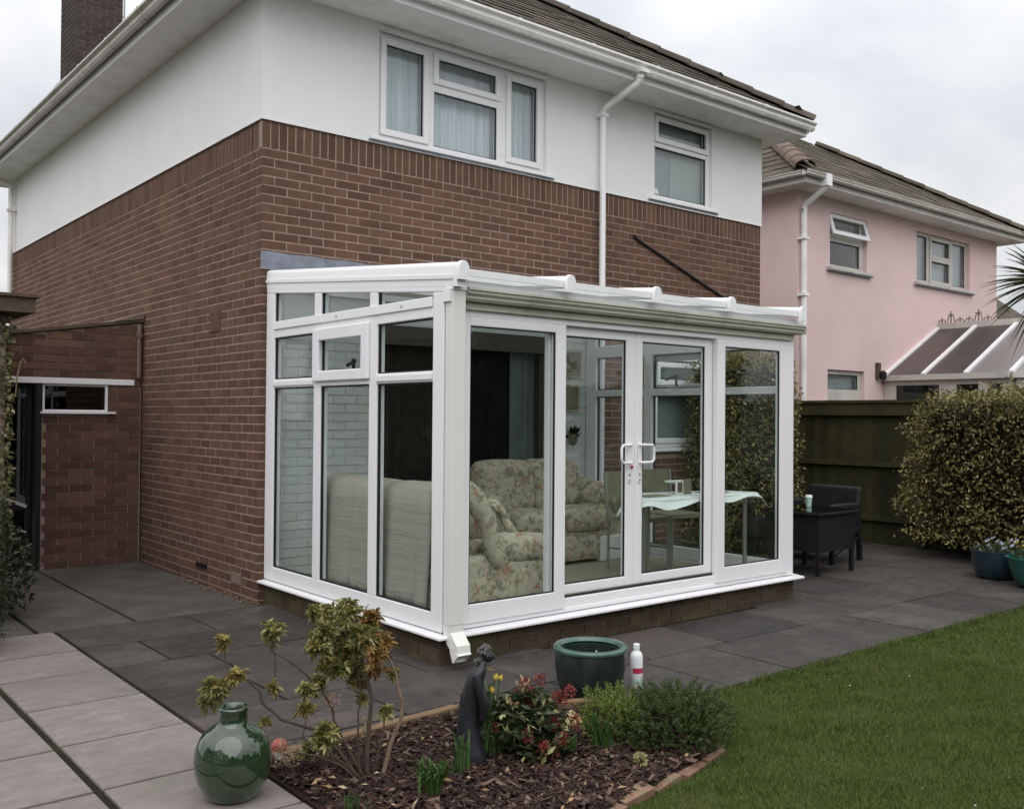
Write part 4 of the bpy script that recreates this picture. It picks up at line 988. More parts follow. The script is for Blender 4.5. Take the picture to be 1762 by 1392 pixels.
# front frame
ff = B()
ff.box(0.111, 3.70, CY+0.01, CY+0.11, 2.118, 2.19)             # head
ff.box(0.111, 0.185, CY+0.012, CY+0.11, 0.1695, 2.1175).box(3.605, 3.70, CY+0.004, CY+0.11, 0.1695, 2.1175)
ff.box(0.1855, 3.6045, CY+0.014, CY+0.11, 0.1695, 0.2005)
front = obj('front_frame', ff, 'pvc', con, bevel=0.005)
obj('track', B().box(1.064, 2.672, CY+0.030, CY+0.040, 0.2008, 0.262).box(1.064, 2.672, CY+0.0205, CY+0.0295, 0.2008, 0.255), 'pvc', front)
obj('track_shadow_strip', B().box(1.066, 2.670, CY+0.0405, CY+0.046, 0.215, 0.276), 'gasket', front)  # black strip stands in for the shadow behind the door track
def panel(x0, x1, z0, z1, y, gx0, gx1, gz0, gz1, name):
    b = B()
    d = 0.048
    b.box(x0, gx0, y, y+d, z0, z1).box(gx1, x1, y, y+d, z0, z1).box(gx0, gx1, y, y+d, z0, gz0).box(gx0, gx1, y, y+d, gz1, z1)
    p = obj(name, b, 'pvc', con, bevel=0.006)
    obj('glass_pane', pane_box('Y', gx0+0.001, gx1-0.001, gz0+0.001, gz1-0.001, y+0.020, 0.014), 'glass', p)
    obj('gasket', frame_rect(B(), 'Y', gx0+0.0005, gx1-0.0005, gz0+0.0005, gz1-0.0005, y+0.008, y+0.0195, 0.008), 'gasket', p)
    return p
panel(0.186, 1.062, 0.201, 2.117, CY, 0.249, 0.968, 0.319, 2.061, 'fixed_panel')
d2 = panel(0.952, 1.796, 0.279, 2.112, CY+0.055, 1.050, 1.702, 0.346, 2.052, 'sliding_door')
d3 = panel(1.799, 2.690, 0.279, 2.112, CY+0.055, 1.878, 2.590, 0.346, 2.052, 'sliding_door')
panel(2.674, 3.604, 0.201, 2.117, CY, 2.773, 3.498, 0.319, 2.061, 'fixed_panel')
def handle(parent, x, s):
    y = CY+0.055
    obj('handle', B().tube([(x, y-0.001, 1.295), (x, y-0.03, 1.295), (x+s*0.02, y-0.042, 1.296), (x+s*0.10, y-0.042, 1.294), (x+s*0.118, y-0.042, 1.275), (x+s*0.118, y-0.042, 1.19), (x+s*0.10, y-0.042, 1.168), (x+s*0.02, y-0.042, 1.166), (x, y-0.03, 1.167), (x, y-0.001, 1.167)], 0.010, 8), 'pvc', parent, smooth=60)
    obj('lock_plate', B().box(x-0.018, x+0.018, y-0.008, y-0.0005, 1.02, 1.31), 'pvc', parent, bevel=0.004)
    obj('lock_cylinder', B().tube([(x, y-0.013, 1.08), (x, y-0.0085, 1.08)], 0.008, 8).tube([(x, y-0.013, 1.04), (x, y-0.0085, 1.04)], 0.007, 8), 'chrome', parent)
handle(d2, 1.735, -1); handle(d3, 1.84, 1)
obj('red_key_tag', B().tube([(1.752, CY+0.035, 1.135), (1.752, CY+0.045, 1.135)], 0.012, 8), 'redlabel', d2)
# eaves beam, fascia, gutter
obj('eaves_beam', B().box(0.111, 3.70, CY-0.005, CY+0.11, 2.191, 2.285).box(0.13, 3.70, CY-0.075, CY+0.02, 2.2855, 2.330), 'pvc', con, bevel=0.005)
obj('gutter_fascia', B().box(0.16, 3.67, CY-0.018, CY-0.0055, 2.158, 2.205), 'cream', con, bevel=0.004)
cg = [(0.0, 0.0), (0.0, -0.072), (0.045, -0.072), (0.062, -0.058), (0.062, -0.045), (0.084, -0.030), (0.084, -0.016), (0.098, -0.010), (0.098, 0.004), (0.090, 0.004), (0.090, -0.004), (0.078, -0.008), (0.078, -0.028), (0.056, -0.042), (0.056, -0.056), (0.044, -0.066), (0.006, -0.066), (0.006, 0.0)]
obj('gutter', B().extr(cg, (0.15, CY-0.018, 2.279), (3.705, CY-0.018, 2.279), (0,-1,0)).box(3.7052, 3.710, CY-0.112, CY-0.018, 2.207, 2.284), 'cream', con)
# roof: glazing bars, panels
def rz(y): return 2.625+0.0925*y
bars = [0.075, 0.955, 1.80, 2.655, 3.60]
for i, x in enumerate(bars):
    w = 0.062
    prof = [(-w/2, -0.035), (-w/2, 0.015), (-w/2*0.8, 0.034), (-w/2*0.4, 0.044), (0, 0.047), (w/2*0.4, 0.044), (w/2*0.8, 0.034), (w/2, 0.015), (w/2, -0.035)]
    if i == 0: prof = [(-w/2, -0.105)]+prof[1:-1]+[(w/2, 0.015), (w/2, -0.105)]
    a, b_ = (x, -2.640, rz(-2.64)), (x, -0.012, rz(-0.012))
    rb_ = obj('glazing_bar', B().extr(prof, a, b_, (1,0,0)), 'pvc', con, smooth=35)
    if i == 0:
        obj('verge_trim', B().hexa([(x-0.040, -2.60, rz(-2.6)-0.060), (x-0.0315, -2.60, rz(-2.6)-0.060), (x-0.0315, -0.012, rz(-0.012)-0.060), (x-0.040, -0.012, rz(-0.012)-0.060), (x-0.040, -2.60, rz(-2.6)-0.035), (x-0.0315, -2.60, rz(-2.6)-0.035), (x-0.0315, -0.012, rz(-0.012)-0.035), (x-0.040, -0.012, rz(-0.012)-0.035)]), 'pvc', rb_)
    cap = [(-w/2-0.006, -0.062), (-w/2-0.006, 0.018), (-w/2*0.85, 0.04), (-w/2*0.4, 0.052), (0, 0.055), (w/2*0.4, 0.052), (w/2*0.85, 0.04), (w/2+0.006, 0.018), (w/2+0.006, -0.062)]
    obj('end_cap', B().extr(cap, (x, -2.672, rz(-2.672)), (x, -2.6405, rz(-2.64)), (1,0,0)), 'pvc', rb_, smooth=35)
    if i: obj('screw_cap', B().tube([(x-w/2-0.004, -2.60, rz(-2.6)-0.002), (x-w/2+0.002, -2.60, rz(-2.6)-0.002)], 0.014, 10), 'black', rb_)
for i in range(4):
    xa, xb = bars[i]+0.032, bars[i+1]-0.032
    y0, y1 = -2.62, -0.013
    obj('roof_panel', B().hexa([(xa, y0, rz(y0)-0.02), (xb, y0, rz(y0)-0.02), (xb, y1, rz(y1)-0.02), (xa, y1, rz(y1)-0.02), (xa, y0, rz(y0)), (xb, y0, rz(y0)), (xb, y1, rz(y1)), (xa, y1, rz(y1))]), 'poly', con)
    obj('panel_closure', B().box(xa, xb, -2.636, -2.6205, rz(-2.62)-0.035, rz(-2.62)+0.008), 'pvc', con)
obj('wall_plate', B().box(0.11, 3.64, -0.07, -0.0065, 2.505, 2.555), 'pvc', con)
# corner downpipe with its shoe
cp = obj('downpipe', B().box(0.050, 0.148, CY-0.082, CY-0.008, 0.225, 2.262), 'creampipe', con, bevel=0.004)
obj('pipe_collar', B().box(0.032, 0.050, CY-0.070, CY-0.0, 2.19, 2.275).box(0.044, 0.154, CY-0.088, CY-0.004, 2.262, 2.29), 'pvc', cp, bevel=0.003)
sh = B()
def shoe_ring(c, w, h, pitch_):
    cx, cy, cz = c; dyv, dzv = math.cos(pitch_)*h/2, math.sin(pitch_)*h/2
    return [(cx-w/2, cy-dyv, cz-dzv), (cx+w/2, cy-dyv, cz-dzv), (cx+w/2, cy+dyv, cz+dzv), (cx-w/2, cy+dyv, cz+dzv)]
path = [((0.099, CY-0.045, 0.226), 0.0), ((0.099, CY-0.045, 0.185), 0.0), ((0.095, CY-0.085, 0.135), 0.6), ((0.092, CY-0.125, 0.105), 0.35), ((0.092, CY-0.128, 0.075), 0.0), ((0.090, CY-0.150, 0.038), 0.75)]
outer = [shoe_ring(c, 0.098, 0.078, -p) for c, p in path]
sh.loft(outer, cap=False)
inner = [shoe_ring(c, 0.086, 0.066, -p) for c, p in path[::-1]]
sh.loft([outer[-1]]+inner, cap=False)
obj('downpipe_shoe', sh, 'creampipe', cp)

# ------------------------------------------------------------------ things inside the conservatory
def rbox(x0, x1, y0, y1, z0, z1, r=0.05, seg=4, bulge=0.0):
    bm = bmesh.new(); bmesh.ops.create_cube(bm, size=1)
    for v in bm.verts: v.co = Vector((x0+(v.co.x+.5)*(x1-x0), y0+(v.co.y+.5)*(y1-y0), z0+(v.co.z+.5)*(z1-z0)))
    bmesh.ops.bevel(bm, geom=bm.edges[:], offset=min(r, (x1-x0)*0.45, (y1-y0)*0.45, (z1-z0)*0.45), segments=seg, affect='EDGES', profile=0.5)
    bmesh.ops.subdivide_edges(bm, edges=[e for e in bm.edges if e.calc_length() > 0.12], cuts=2, use_grid_fill=True)
    c = Vector(((x0+x1)/2, (y0+y1)/2, (z0+z1)/2)); h = Vector(((x1-x0)/2, (y1-y0)/2, (z1-z0)/2))
    for v in bm.verts:
        q = Vector(((v.co.x-c.x)/h.x, (v.co.y-c.y)/h.y, (v.co.z-c.z)/h.z))
        k = bulge*(1-min(1, abs(q.x))**2*0.7)*(1-min(1, abs(q.y))**2*0.7)*(1-min(1, abs(q.z))**2*0.7)
        v.co += Vector((q.x, q.y, q.z))*k
        v.co += Vector((rnd.uniform(-1, 1), rnd.uniform(-1, 1), rnd.uniform(-1, 1)))*0.002
    me = bpy.data.meshes.new('soft'); bm.to_mesh(me); bm.free()
    me.polygons.foreach_set('use_smooth', [True]*len(me.polygons))
    return me
def xform(me, fn):
    for v in me.vertices: v.co = fn(v.co)
    me.update(); return me
# settee along the house wall, facing the garden
s1 = thing('floral_settee', (2.5, -0.55, 0.17), 'floral two seat settee along the white back wall, facing the garden', 'settee')
obj('base', rbox(1.80, 3.17, -0.95, -0.22, 0.20, 0.47, 0.04), 'floral', s1)
for x0, x1 in ((1.92, 2.48), (2.49, 3.06)):
    obj('seat_cushion', rbox(x0, x1, -1.00, -0.35, 0.45, 0.66, 0.08, bulge=0.02), 'floral', s1)
    obj('back_cushion', xform(rbox(x0-0.02, x1+0.01, -0.55, -0.24, 0.62, 1.09, 0.11, bulge=0.03), lambda c: Vector((c.x, c.y-(1.1-c.z)*0.12, c.z))), 'floral', s1)
for sx, x0 in ((-1, 1.62), (1, 2.98)):
    a = obj('arm', xform(rbox(x0, x0+0.30, -0.98, -0.25, 0.22, 0.76, 0.13), lambda c: Vector((c.x+0.10*(sx if c.z > 0.6 else 0)*(c.z-0.6)/0.16, c.y, c.z+0.05*max(0, -c.y-0.5)*(-1 if c.z > .6 else 0)))), 'floral', s1)
    obj('arm_roll', B().tube([(x0+0.15+sx*0.06, -1.0, 0.68), (x0+0.15+sx*0.06, -0.6, 0.735), (x0+0.15+sx*0.05, -0.28, 0.78)], [0.125, 0.15, 0.14], 14), 'floral', a, smooth=60)
obj('valance', rbox(1.82, 3.15, -0.985, -0.965, 0.20, 0.42, 0.008, 1), 'floral', s1)
obj('back_frame', rbox(1.72, 3.2, -0.22, -0.10, 0.2, 1.0, 0.05), 'floral', s1)
# settee along the left glass, its side towards the doors
s2 = thing('floral_settee', (0.65, -1.45, 0.17), 'floral settee with its back to the left glass, curled wing arm towards the doors', 'settee')
obj('base', rbox(0.26, 1.20, -2.20, -0.66, 0.20, 0.46, 0.05), 'floral', s2)
for y0, y1 in ((-2.02, -1.44), (-1.43, -0.86)):
    obj('seat_cushion', rbox(0.45, 1.20, y0, y1, 0.45, 0.64, 0.08, bulge=0.02), 'floral', s2)
    obj('back_cushion', rbox(0.30, 0.60, y0, y1, 0.60, 1.02, 0.11, bulge=0.03), 'floral', s2)
obj('back_frame', rbox(0.20, 0.36, -2.19, -0.67, 0.2, 0.99, 0.06), 'floral', s2)
obj('arm', rbox(0.30, 1.17, -0.84, -0.62, 0.22, 0.72, 0.09), 'floral', s2)
# near arm: deep side panel, a curl that sweeps down from the back and forward in a scoop
na = obj('arm', rbox(0.30, 1.20, -2.235, -2.05, 0.20, 0.56, 0.04), 'floral', s2)
obj('wing', B().tube([(0.45, -2.18, 1.02), (0.50, -2.20, 0.95), (0.575, -2.22, 0.86), (0.62, -2.235, 0.76), (0.64, -2.24, 0.66), (0.66, -2.24, 0.58), (0.72, -2.24, 0.515)], [0.07, 0.085, 0.075, 0.068, 0.066, 0.07, 0.06], 12), 'floral', na, smooth=60)
obj('arm_pad', xform(rbox(0.66, 1.235, -2.26, -2.06, 0.48, 0.68, 0.085, bulge=0.02), lambda c: Vector((c.x, c.y, c.z+0.05*((c.x-0.95)/0.3)**2*(1 if c.x < 0.95 else -0.6)))), 'floral', na)
obj('inner_loop', B().tube([(0.95, -2.10, 0.66), (0.90, -2.08, 0.75), (0.865, -2.06, 0.83), (0.83, -2.05, 0.865), (0.80, -2.05, 0.85)], [0.035, 0.032, 0.034, 0.04, 0.03], 10), 'floral', na, smooth=60)
obj('pillow', xform(rbox(0.62, 0.98, -1.98, -1.80, 0.62, 0.90, 0.08, bulge=0.03), lambda c: Vector((c.x, c.y, c.z))), 'floral', s2)
# throw over the back of that settee
tb_ = B(); ny = 44
prof = [(0.50, 0.96), (0.42, 1.035), (0.33, 1.06), (0.24, 1.055), (0.17, 1.02), (0.155, 0.9), (0.15, 0.7), (0.148, 0.5), (0.146, 0.34), (0.144, 0.21)]
for i in range(ny+1):
    y = -2.20+1.52*i/ny
    for j, (x, z) in enumerate(prof):
        fold = 0.012*math.sin(y*16+0.6*j*0.3)*(j/9)**1.2+0.010*math.sin(y*37+1)*(j/9)
        zz = z-0.025*abs(math.sin(y*2.1+0.5))*(1 if j < 5 else 0.5)+0.015*math.sin(y*5)*(1 if j < 5 else 0)
        tb_.v.append((x+fold*(1 if j > 3 else 0), y+0.03*math.sin(z*6)*(0.5 if j > 4 else 0), zz))
k = len(prof)
for i in range(ny):
    for j in range(k-1):
        a = i*k+j; tb_.f.append((a, a+1, a+1+k, a+k))
tb_.smooth = True
th_ = obj('throw', tb_, 'throw'); tag(th_, 'cream ribbed throw draped over the settee back by the left glass', 'throw')
md = th_.modifiers.new('thick', 'SOLIDIFY'); md.thickness = 0.012
# table with white cloth
tbx0, tbx1, tby0, tby1 = 1.78, 3.40, -2.36, -1.86
ta = thing('dining_table', (2.6, -2.1, 0.17), 'narrow table with steel legs behind the right hand glass doors', 'table')
TQ = [Vector((1.80, -2.345, 0)), Vector((3.40, -2.375, 0)), Vector((3.30, -2.03, 0)), Vector((2.50, -1.84, 0))]
def tq(u, v): return (TQ[0].lerp(TQ[1], u)).lerp(TQ[3].lerp(TQ[2], u), v)
obj('tabletop', B().hexa([(*q.xy, 0.845) for q in TQ]+[(*q.xy, 0.868) for q in TQ]), 'white', ta, bevel=0.004)
for u in (0.12, 0.93):
    for v_ in (0.15, 0.85):
        x, y = tq(u, v_).xy
        obj('leg', B().tube([(x, y, 0.172), (x, y, 0.845)], 0.018, 10), 'chrome', ta, smooth=60)
tcb = B(); nx, ny = 28, 8
for i in range(nx+1):
    for j in range(ny+1):
        u_, w_ = -0.035+1.07*i/nx, -0.09+1.18*j/ny; x, y = tq(u_, w_).xy
        over = (max(0, -w_)+max(0, w_-1))*0.4+(max(0, -u_)+max(0, u_-1))*1.3
        z = 0.872-over*1.2-(0.02*math.sin(i*0.7) if j == 0 else 0)
        z -= 0.05*math.exp(-((x-2.2)/0.14)**2) if j == 0 else 0
        tcb.v.append((x, y, z))
for i in range(nx):
    for j in range(ny):
        a = i*(ny+1)+j; tcb.f.append((a, a+1, a+ny+2, a+ny+1))
tcl = obj('tablecloth', tcb, 'white'); tag(tcl, 'plain white cloth spread over the narrow table', 'tablecloth')
md = tcl.modifiers.new('thick', 'SOLIDIFY'); md.thickness = 0.003; md.offset = 1
pk = thing('table_box', (2.66, -2.12, 0.878), 'small open sided photo box standing on the white tablecloth', 'box')
obj('panel', B().box(2.57, 2.66, -2.18, -2.172, 0.878, 0.99), 'white', pk); obj('panel', B().box(2.662, 2.76, -2.18, -2.172, 0.878, 1.0), 'picture', pk)
obj('picture', B().box(2.59, 2.645, -2.184, -2.1805, 0.895, 0.975), 'wood', pk)
obj('lid', B().box(2.57, 2.76, -2.171, -2.06, 0.97, 0.985), 'white', pk); obj('side', B().box(2.752, 2.76, -2.171, -2.06, 0.878, 0.969), 'picture', pk)
for nm, (x, y), lab in (('place_mat', (2.32, -2.16), 'dark place mat lying near the pointed left end of the table'), ('place_mat', (3.02, -2.18), 'dark place mat lying on the right half of the white tablecloth')):
    o = obj(nm, B().box(x-0.13, x+0.13, y-0.08, y+0.08, 0.877, 0.882), 'picture'); tag(o, lab, 'place mat', 'place mats on the table')
def chair(cx, cy, rot, lab):
    c = thing('dining_chair', (cx, cy, 0.17), lab, 'chair', 'steel framed dining chairs')
    b0 = B().box(-0.20, 0.20, -0.20, 0.20, 0.44, 0.475)
    def part(nm, b, m):
        o = obj(nm, b, m, c); o.location = (0, 0, 0); return o
    part('seat', b0, 'picture')
    for x in (-0.18, 0.18):
        part('leg', B().tube([(x, -0.18, 0.0), (x, -0.18, 0.44)], 0.012, 8), 'chrome')
        part('leg', B().tube([(x, 0.19, 0.0), (x, 0.19, 0.45), (x, 0.23, 0.85)], 0.012, 8), 'chrome')
    part('backrest', B().hexa([(-0.18, 0.215, 0.62), (0.18, 0.215, 0.62), (0.18, 0.232, 0.62), (-0.18, 0.232, 0.62), (-0.18, 0.235, 0.85), (0.18, 0.235, 0.85), (0.18, 0.252, 0.85), (-0.18, 0.252, 0.85)]), 'picture')
    part('crossbar', B().tube([(-0.18, -0.18, 0.2), (-0.18, 0.19, 0.2)], 0.008, 6).tube([(0.18, -0.18, 0.2), (0.18, 0.19, 0.2)], 0.008, 6), 'chrome')
    c.rotation_euler = (0, 0, rot)
chair(2.78, -1.58, 0.1, 'steel dining chair tucked behind the table, left one')
chair(3.28, -1.52, -0.1, 'steel dining chair tucked behind the table, right one by the end glass')
# low white storage box on the floor behind the table
wb = obj('storage_box', B().box(2.9, 3.45, -1.0, -0.5, 0.172, 0.40), 'white', bevel=0.01); tag(wb, 'low pale storage box on the carpet behind the table legs', 'box')
# pictures and dried flowers on the white wall
for (x0, x1, z0, z1, lab) in ((3.33, 3.55, 1.90, 2.18, 'topmost faded picture on the white conservatory wall'), (3.31, 3.53, 1.55, 1.83, 'lower faded picture on the white conservatory wall')):
    fr = thing('framed_picture', ((x0+x1)/2, -0.02, z0), lab, 'picture', 'pictures on the white wall')
    obj('frame', frame_rect(B(), 'Y', x0, x1, z0, z1, -0.035, -0.009, 0.02), 'palewood', fr); obj('print', B().box(x0+0.02, x1-0.02, -0.02, -0.010, z0+0.02, z1-0.02), 'picture', fr)
dfl = thing('wall_posy', (3.41, -0.05, 1.22), 'dried flower posy hanging on the white wall below two pictures', 'dried flowers')
obj('pocket', B().lathe([(0.01, 0), (0.04, 0.03), (0.055, 0.10), (0.05, 0.12)], (3.41, -0.07, 1.20), 12), 'picture', dfl, smooth=60)
rs = np.random.RandomState(3)
D = rs.normal(0, .6, (60, 3))+np.array([0, -0.3, 0.6]); v, f = leaves(np.tile([3.41, -0.07, 1.31], (60, 1)), D, rs.uniform(.06, .14, 60), rs.uniform(.015, .04, 60), rs)
obj('dried_flowers', np_mesh('dried_flowers', v, f), 'lf_dark', dfl)

# ------------------------------------------------------------------ the pink house beyond
nb = thing('pink_house', (12.5, 5, -0.2), 'pink rendered two storey house with mossy tiled hip roof beyond the fence', 'house')
NX0, NX1, NY, NS = 9.36, 16.13, 1.30, 5.02
NW1 = (10.25, 11.35, 3.93, 4.80); NW2 = (12.985, 14.99, 3.955, 4.86); NW3 = (10.20, 11.28, 1.30, 2.29)
obj('wall', wall_cells(B(), 'Y', NX0, NX1, -0.3, NS+0.05, NY, NY+0.25, [NW1, NW2, NW3]).box(NX0, NX0+0.25, NY+0.2505, 9.6, -0.3, NS+0.05).box(NX1-0.25, NX1, NY+0.2505, 9.6, -0.3, NS+0.05).box(NX0+0.2505, NX1-0.2505, 9.35, 9.6, -0.3, NS+0.05), 'pink', nb)
ex0, ex1, ey0, ey1 = NX0-0.36, NX1+0.36, NY-0.38, 9.95
obj('soffit', B().box(ex0, ex1, ey0, NY-0.001, NS, NS+0.015).box(ex0, NX0-0.001, NY-0.0005, ey1, NS, NS+0.015).box(NX1+0.001, ex1, NY-0.0005, ey1, NS, NS+0.015), 'pvc_grey', nb)
obj('fascia_board', B().box(ex0-0.02, ex1+0.02, ey0-0.02, ey0-0.0005, NS-0.01, NS+0.13).box(ex0-0.02, ex0-0.0005, ey0, ey1, NS-0.01, NS+0.13).box(ex1+0.0005, ex1+0.02, ey0, ey1, NS-0.01, NS+0.13), 'pvc_old', nb)
gn = gutter_prof(0.105, 0.075)
obj('gutter', B().extr(gn, (ex0-0.12, ey0-0.021, NS+0.15), (ex1+0.12, ey0-0.021, NS+0.15), (0,-1,0)), 'pvc_old', nb)
obj('gutter', B().extr(gn, (ex0-0.021, ey0, NS+0.15), (ex0-0.021, ey1, NS+0.15), (-1,0,0)), 'pvc_old', nb)
nroof, NA, NBq, NE1, NE2 = hip_roof(nb, ex0-0.05, ex1+0.05, ey0-0.05, ey1+0.05, NS+0.165, 32, 'tile_n', 16, 12, gauge=0.29, tw=0.33)
hip_line(nroof, NA, NE1, 9, 'hip', 0.17, step=0.48, start=0.12, lift0=0.05)
hip_line(nroof, NBq, NE1, 10, 'tile_n', 0.15, step=0.45, lift0=0.05)
npipe = obj('downpipe', B().tube([(9.43, NY-0.075, 4.72), (9.43, NY-0.075, -0.2)], 0.045, 10), 'pvc_grey', nb, smooth=50)
obj('swan_neck', B().tube([(9.43, ey0-0.07, 5.09), (9.43, ey0-0.07, 5.0), (9.43, ey0-0.04, 4.97), (9.43, NY-0.11, 4.80), (9.43, NY-0.075, 4.74), (9.43, NY-0.075, 4.68)], 0.045, 10), 'pvc_grey', npipe, smooth=50)
obj('gutter_outlet', B().box(9.36, 9.50, ey0-0.135, ey0-0.005, 5.00, 5.18), 'pvc', npipe)
obj('pipe_clip', B().box(9.36, 9.50, NY-0.13, NY-0.001, 3.38, 3.43), 'pvc_grey', npipe)
obj('pipe_clip', B().box(9.36, 9.50, NY-0.13, NY-0.001, 4.25, 4.29), 'pvc_grey', npipe)
def nwin(u0, u1, z0, z1, cells, sash, back, nm='window'):
    return pvc_window(nb, u0, u1, z0, z1, NY+0.06, cells, sash, back, name=nm, m='pvc_old', glass='glass_up', sill_out=0.12, drop=0.06)
w1 = nwin(NW1[0], NW1[1], NW1[2], NW1[3], [(10.35, 11.22, 3.99, 4.36), (10.35, 11.22, 4.48, 4.72)], (), None)
vs = frame_rect(B(), 'Y', 10.26, 11.34, 4.43, 4.79, -0.03, 0.0, 0.07)
hinge = Matrix.Translation((0, NY+0.055, 4.79)) @ Matrix.Rotation(R(-16), 4, 'X') @ Matrix.Translation((0, 0, -4.79))
vs.v = [tuple(hinge @ Vector(p)) for p in vs.v]
vso = obj('vent_sash', vs, 'pvc', w1, bevel=0.005)
pg = pane_box('Y', 10.331, 11.269, 4.501, 4.719, -0.02); pg.v = [tuple(hinge @ Vector(p)) for p in pg.v]
obj('glass_pane', pg, 'glass_up', w1)
nwin(NW2[0], NW2[1], NW2[2], NW2[3], [(13.06, 13.46, 4.01, 4.80), (13.60, 14.28, 4.49, 4.77), (13.60, 14.28, 4.03, 4.39), (14.44, 14.91, 4.01, 4.80)], (1, 2), 'blind')
nwin(NW3[0], NW3[1], NW3[2], NW3[3], [(10.29, 11.18, 1.98, 2.22), (10.31, 11.16, 1.38, 1.80)], (), 'blind2')
lan = obj('wall_lantern', B().box(11.62, 11.72, NY-0.05, NY-0.001, 2.18, 2.45), 'bark_d', nb)
obj('lantern_glass', B().lathe([(0.02, 0), (0.05, 0.02), (0.06, 0.12), (0.02, 0.16)], (11.70, NY-0.10, 2.16), 8), 'black', lan)

# the neighbour's conservatory
nc = thing('gabled_conservatory', (13.8, -0.2, -0.2), 'old white conservatory with brown tinted pitched roof and ridge cresting by the pink house', 'conservatory')
rx, rzz, lx, lz = 13.79, 3.16, 11.88, 2.215
yA, yB = NY-0.005, -1.15
rp = B()
def rpt(s, y): return Vector((lx+(rx-lx)*s, y, lz+(rzz-lz)*s))
bys = [1.28, 0.60, -0.10, -0.80]
M['tint'] = mat('brown_roof_sheet', (0.070, 0.052, 0.047), (0.055, 0.042, 0.038), rough=0.35, spec=0.5)
M['tint2'] = mat('grey_roof_sheet', (0.21, 0.18, 0.18), (0.18, 0.155, 0.155), rough=0.3, spec=0.5)
for i in range(3):
    y1, y0 = bys[i], bys[i+1]
    obj('roof_panel', B().hexa([rpt(0, y0), rpt(1, y0), rpt(1, y1), rpt(0, y1), rpt(0, y0)+Vector((0,0,.02)), rpt(1, y0)+Vector((0,0,.02)), rpt(1, y1)+Vector((0,0,.02)), rpt(0, y1)+Vector((0,0,.02))]), 'tint' if i < 2 else 'tint2', nc)
# hipped front facet and far slope
for a, b_, c in (((lx, bys[3], lz), (rx-0.9, -1.9, lz), (rx, bys[3], rzz)), ((rx-0.9, -1.9, lz), (rx+0.9, -1.9, lz), (rx, bys[3], rzz)), ((rx+0.9, -1.9, lz), (2*rx-lx, bys[3], lz), (rx, bys[3], rzz))):
    obj('roof_panel', B().hexa([a, b_, c, c, tuple(Vector(a)+Vector((0,0,.02))), tuple(Vector(b_)+Vector((0,0,.02))), tuple(Vector(c)+Vector((0,0,.02))), tuple(Vector(c)+Vector((0,0,.021)))]), 'tint2', nc)
obj('roof_panel', B().hexa([(rx, bys[3], rzz), (2*rx-lx, bys[3], lz), (2*rx-lx, yA, lz), (rx, yA, rzz), (rx, bys[3], rzz+.02), (2*rx-lx, bys[3], lz+.02), (2*rx-lx, yA, lz+.02), (rx, yA, rzz+.02)]), 'tint2', nc)
for y in bys:
    obj('glazing_bar', B().bar(rpt(0, y)+Vector((0,0,.03)), rpt(1, y)+Vector((0,0,.03)), 0.065, 0.05), 'pvc', nc)
obj('glazing_bar', B().bar((rx-0.9, -1.9, lz+0.03), (rx, bys[3], rzz+0.03), 0.06, 0.05), 'pvc', nc)
rdg = obj('ridge_beam', B().box(rx-0.07, rx+0.07, bys[3]-0.05, yA, rzz-0.02, rzz+0.09), 'pvc_old', nc)
cr_ = B()
y = yA-0.06; i = 0
while y > bys[3]:
    s = 0.20 if i % 3 == 1 else 0.09
    cr_.bar((rx, y, rzz+0.09), (rx, y, rzz+0.10+s), 0.02, 0.02, (1,0,0))
    cr_.tube([(rx, y+0.07, rzz+0.10), (rx, y+0.05, rzz+0.10+s*0.5), (rx, y, rzz+0.10+s*0.62), (rx, y-0.05, rzz+0.10+s*0.5), (rx, y-0.07, rzz+0.10)], 0.012, 5)
    if i % 3 == 1: cr_.bar((rx, y-0.06, rzz+0.24), (rx, y+0.06, rzz+0.24), 0.02, 0.02)
    y -= 0.165; i += 1
M['cresting'] = mat('stained_cresting', (0.14, 0.115, 0.095), (0.30, 0.26, 0.23), scale=4, rough=0.9)
obj('ridge_cresting', cr_, 'cresting', rdg)
obj('gutter', B().bar((lx-0.05, yA, lz-0.02), (lx-0.05, bys[3], lz-0.02), 0.10, 0.09).bar((lx-0.05, bys[3]-0.03, lz-0.02), (rx-0.93, -1.93, lz-0.02), 0.10, 0.09), 'pvc_old', nc)
sw = obj('side_wall', B().box(lx, lx+0.06, bys[3], yA, 2.07, lz-0.065).box(lx, lx+0.06, bys[3], yA, -0.2, 0.9)
    .box(lx, lx+0.06, yA-0.22, yA, 0.901, 2.069).box(lx, lx+0.06, 0.05, 0.33, 0.901, 2.069).box(lx, lx+0.06, -0.46, -0.30, 0.901, 2.069).box(lx, lx+0.06, bys[3], bys[3]+0.12, 0.901, 2.069), 'pvc_old', nc)
obj('glass_pane', pane_box('X', bys[3]+0.12, yA-0.22, 0.902, 2.068, lx+0.03), 'glass_dark', sw)
obj('front_wall', B().bar((lx+0.05, bys[3]-0.05, 1.04), (rx-0.9, -1.86, 1.04), 0.06, 2.2), 'pvc_old', nc)

# a third roof farther on
fh = thing('far_house', (21, 5.5, -0.3), 'brown tiled roof of a house behind the pink one', 'house')
obj('wall', B().box(19.0, 25.0, 3.4, 9.5, -0.3, 3.3), 'brick_out', fh)
obj('roof', B().hexa([(18.6, 3.0, 3.3), (25.4, 3.0, 3.3), (25.4, 9.9, 3.3), (18.6, 9.9, 3.3), (18.8, 6.3, 6.0), (24, 6.3, 6.0), (24, 6.6, 6.0), (18.8, 6.6, 6.0)]), 'tile', fh)

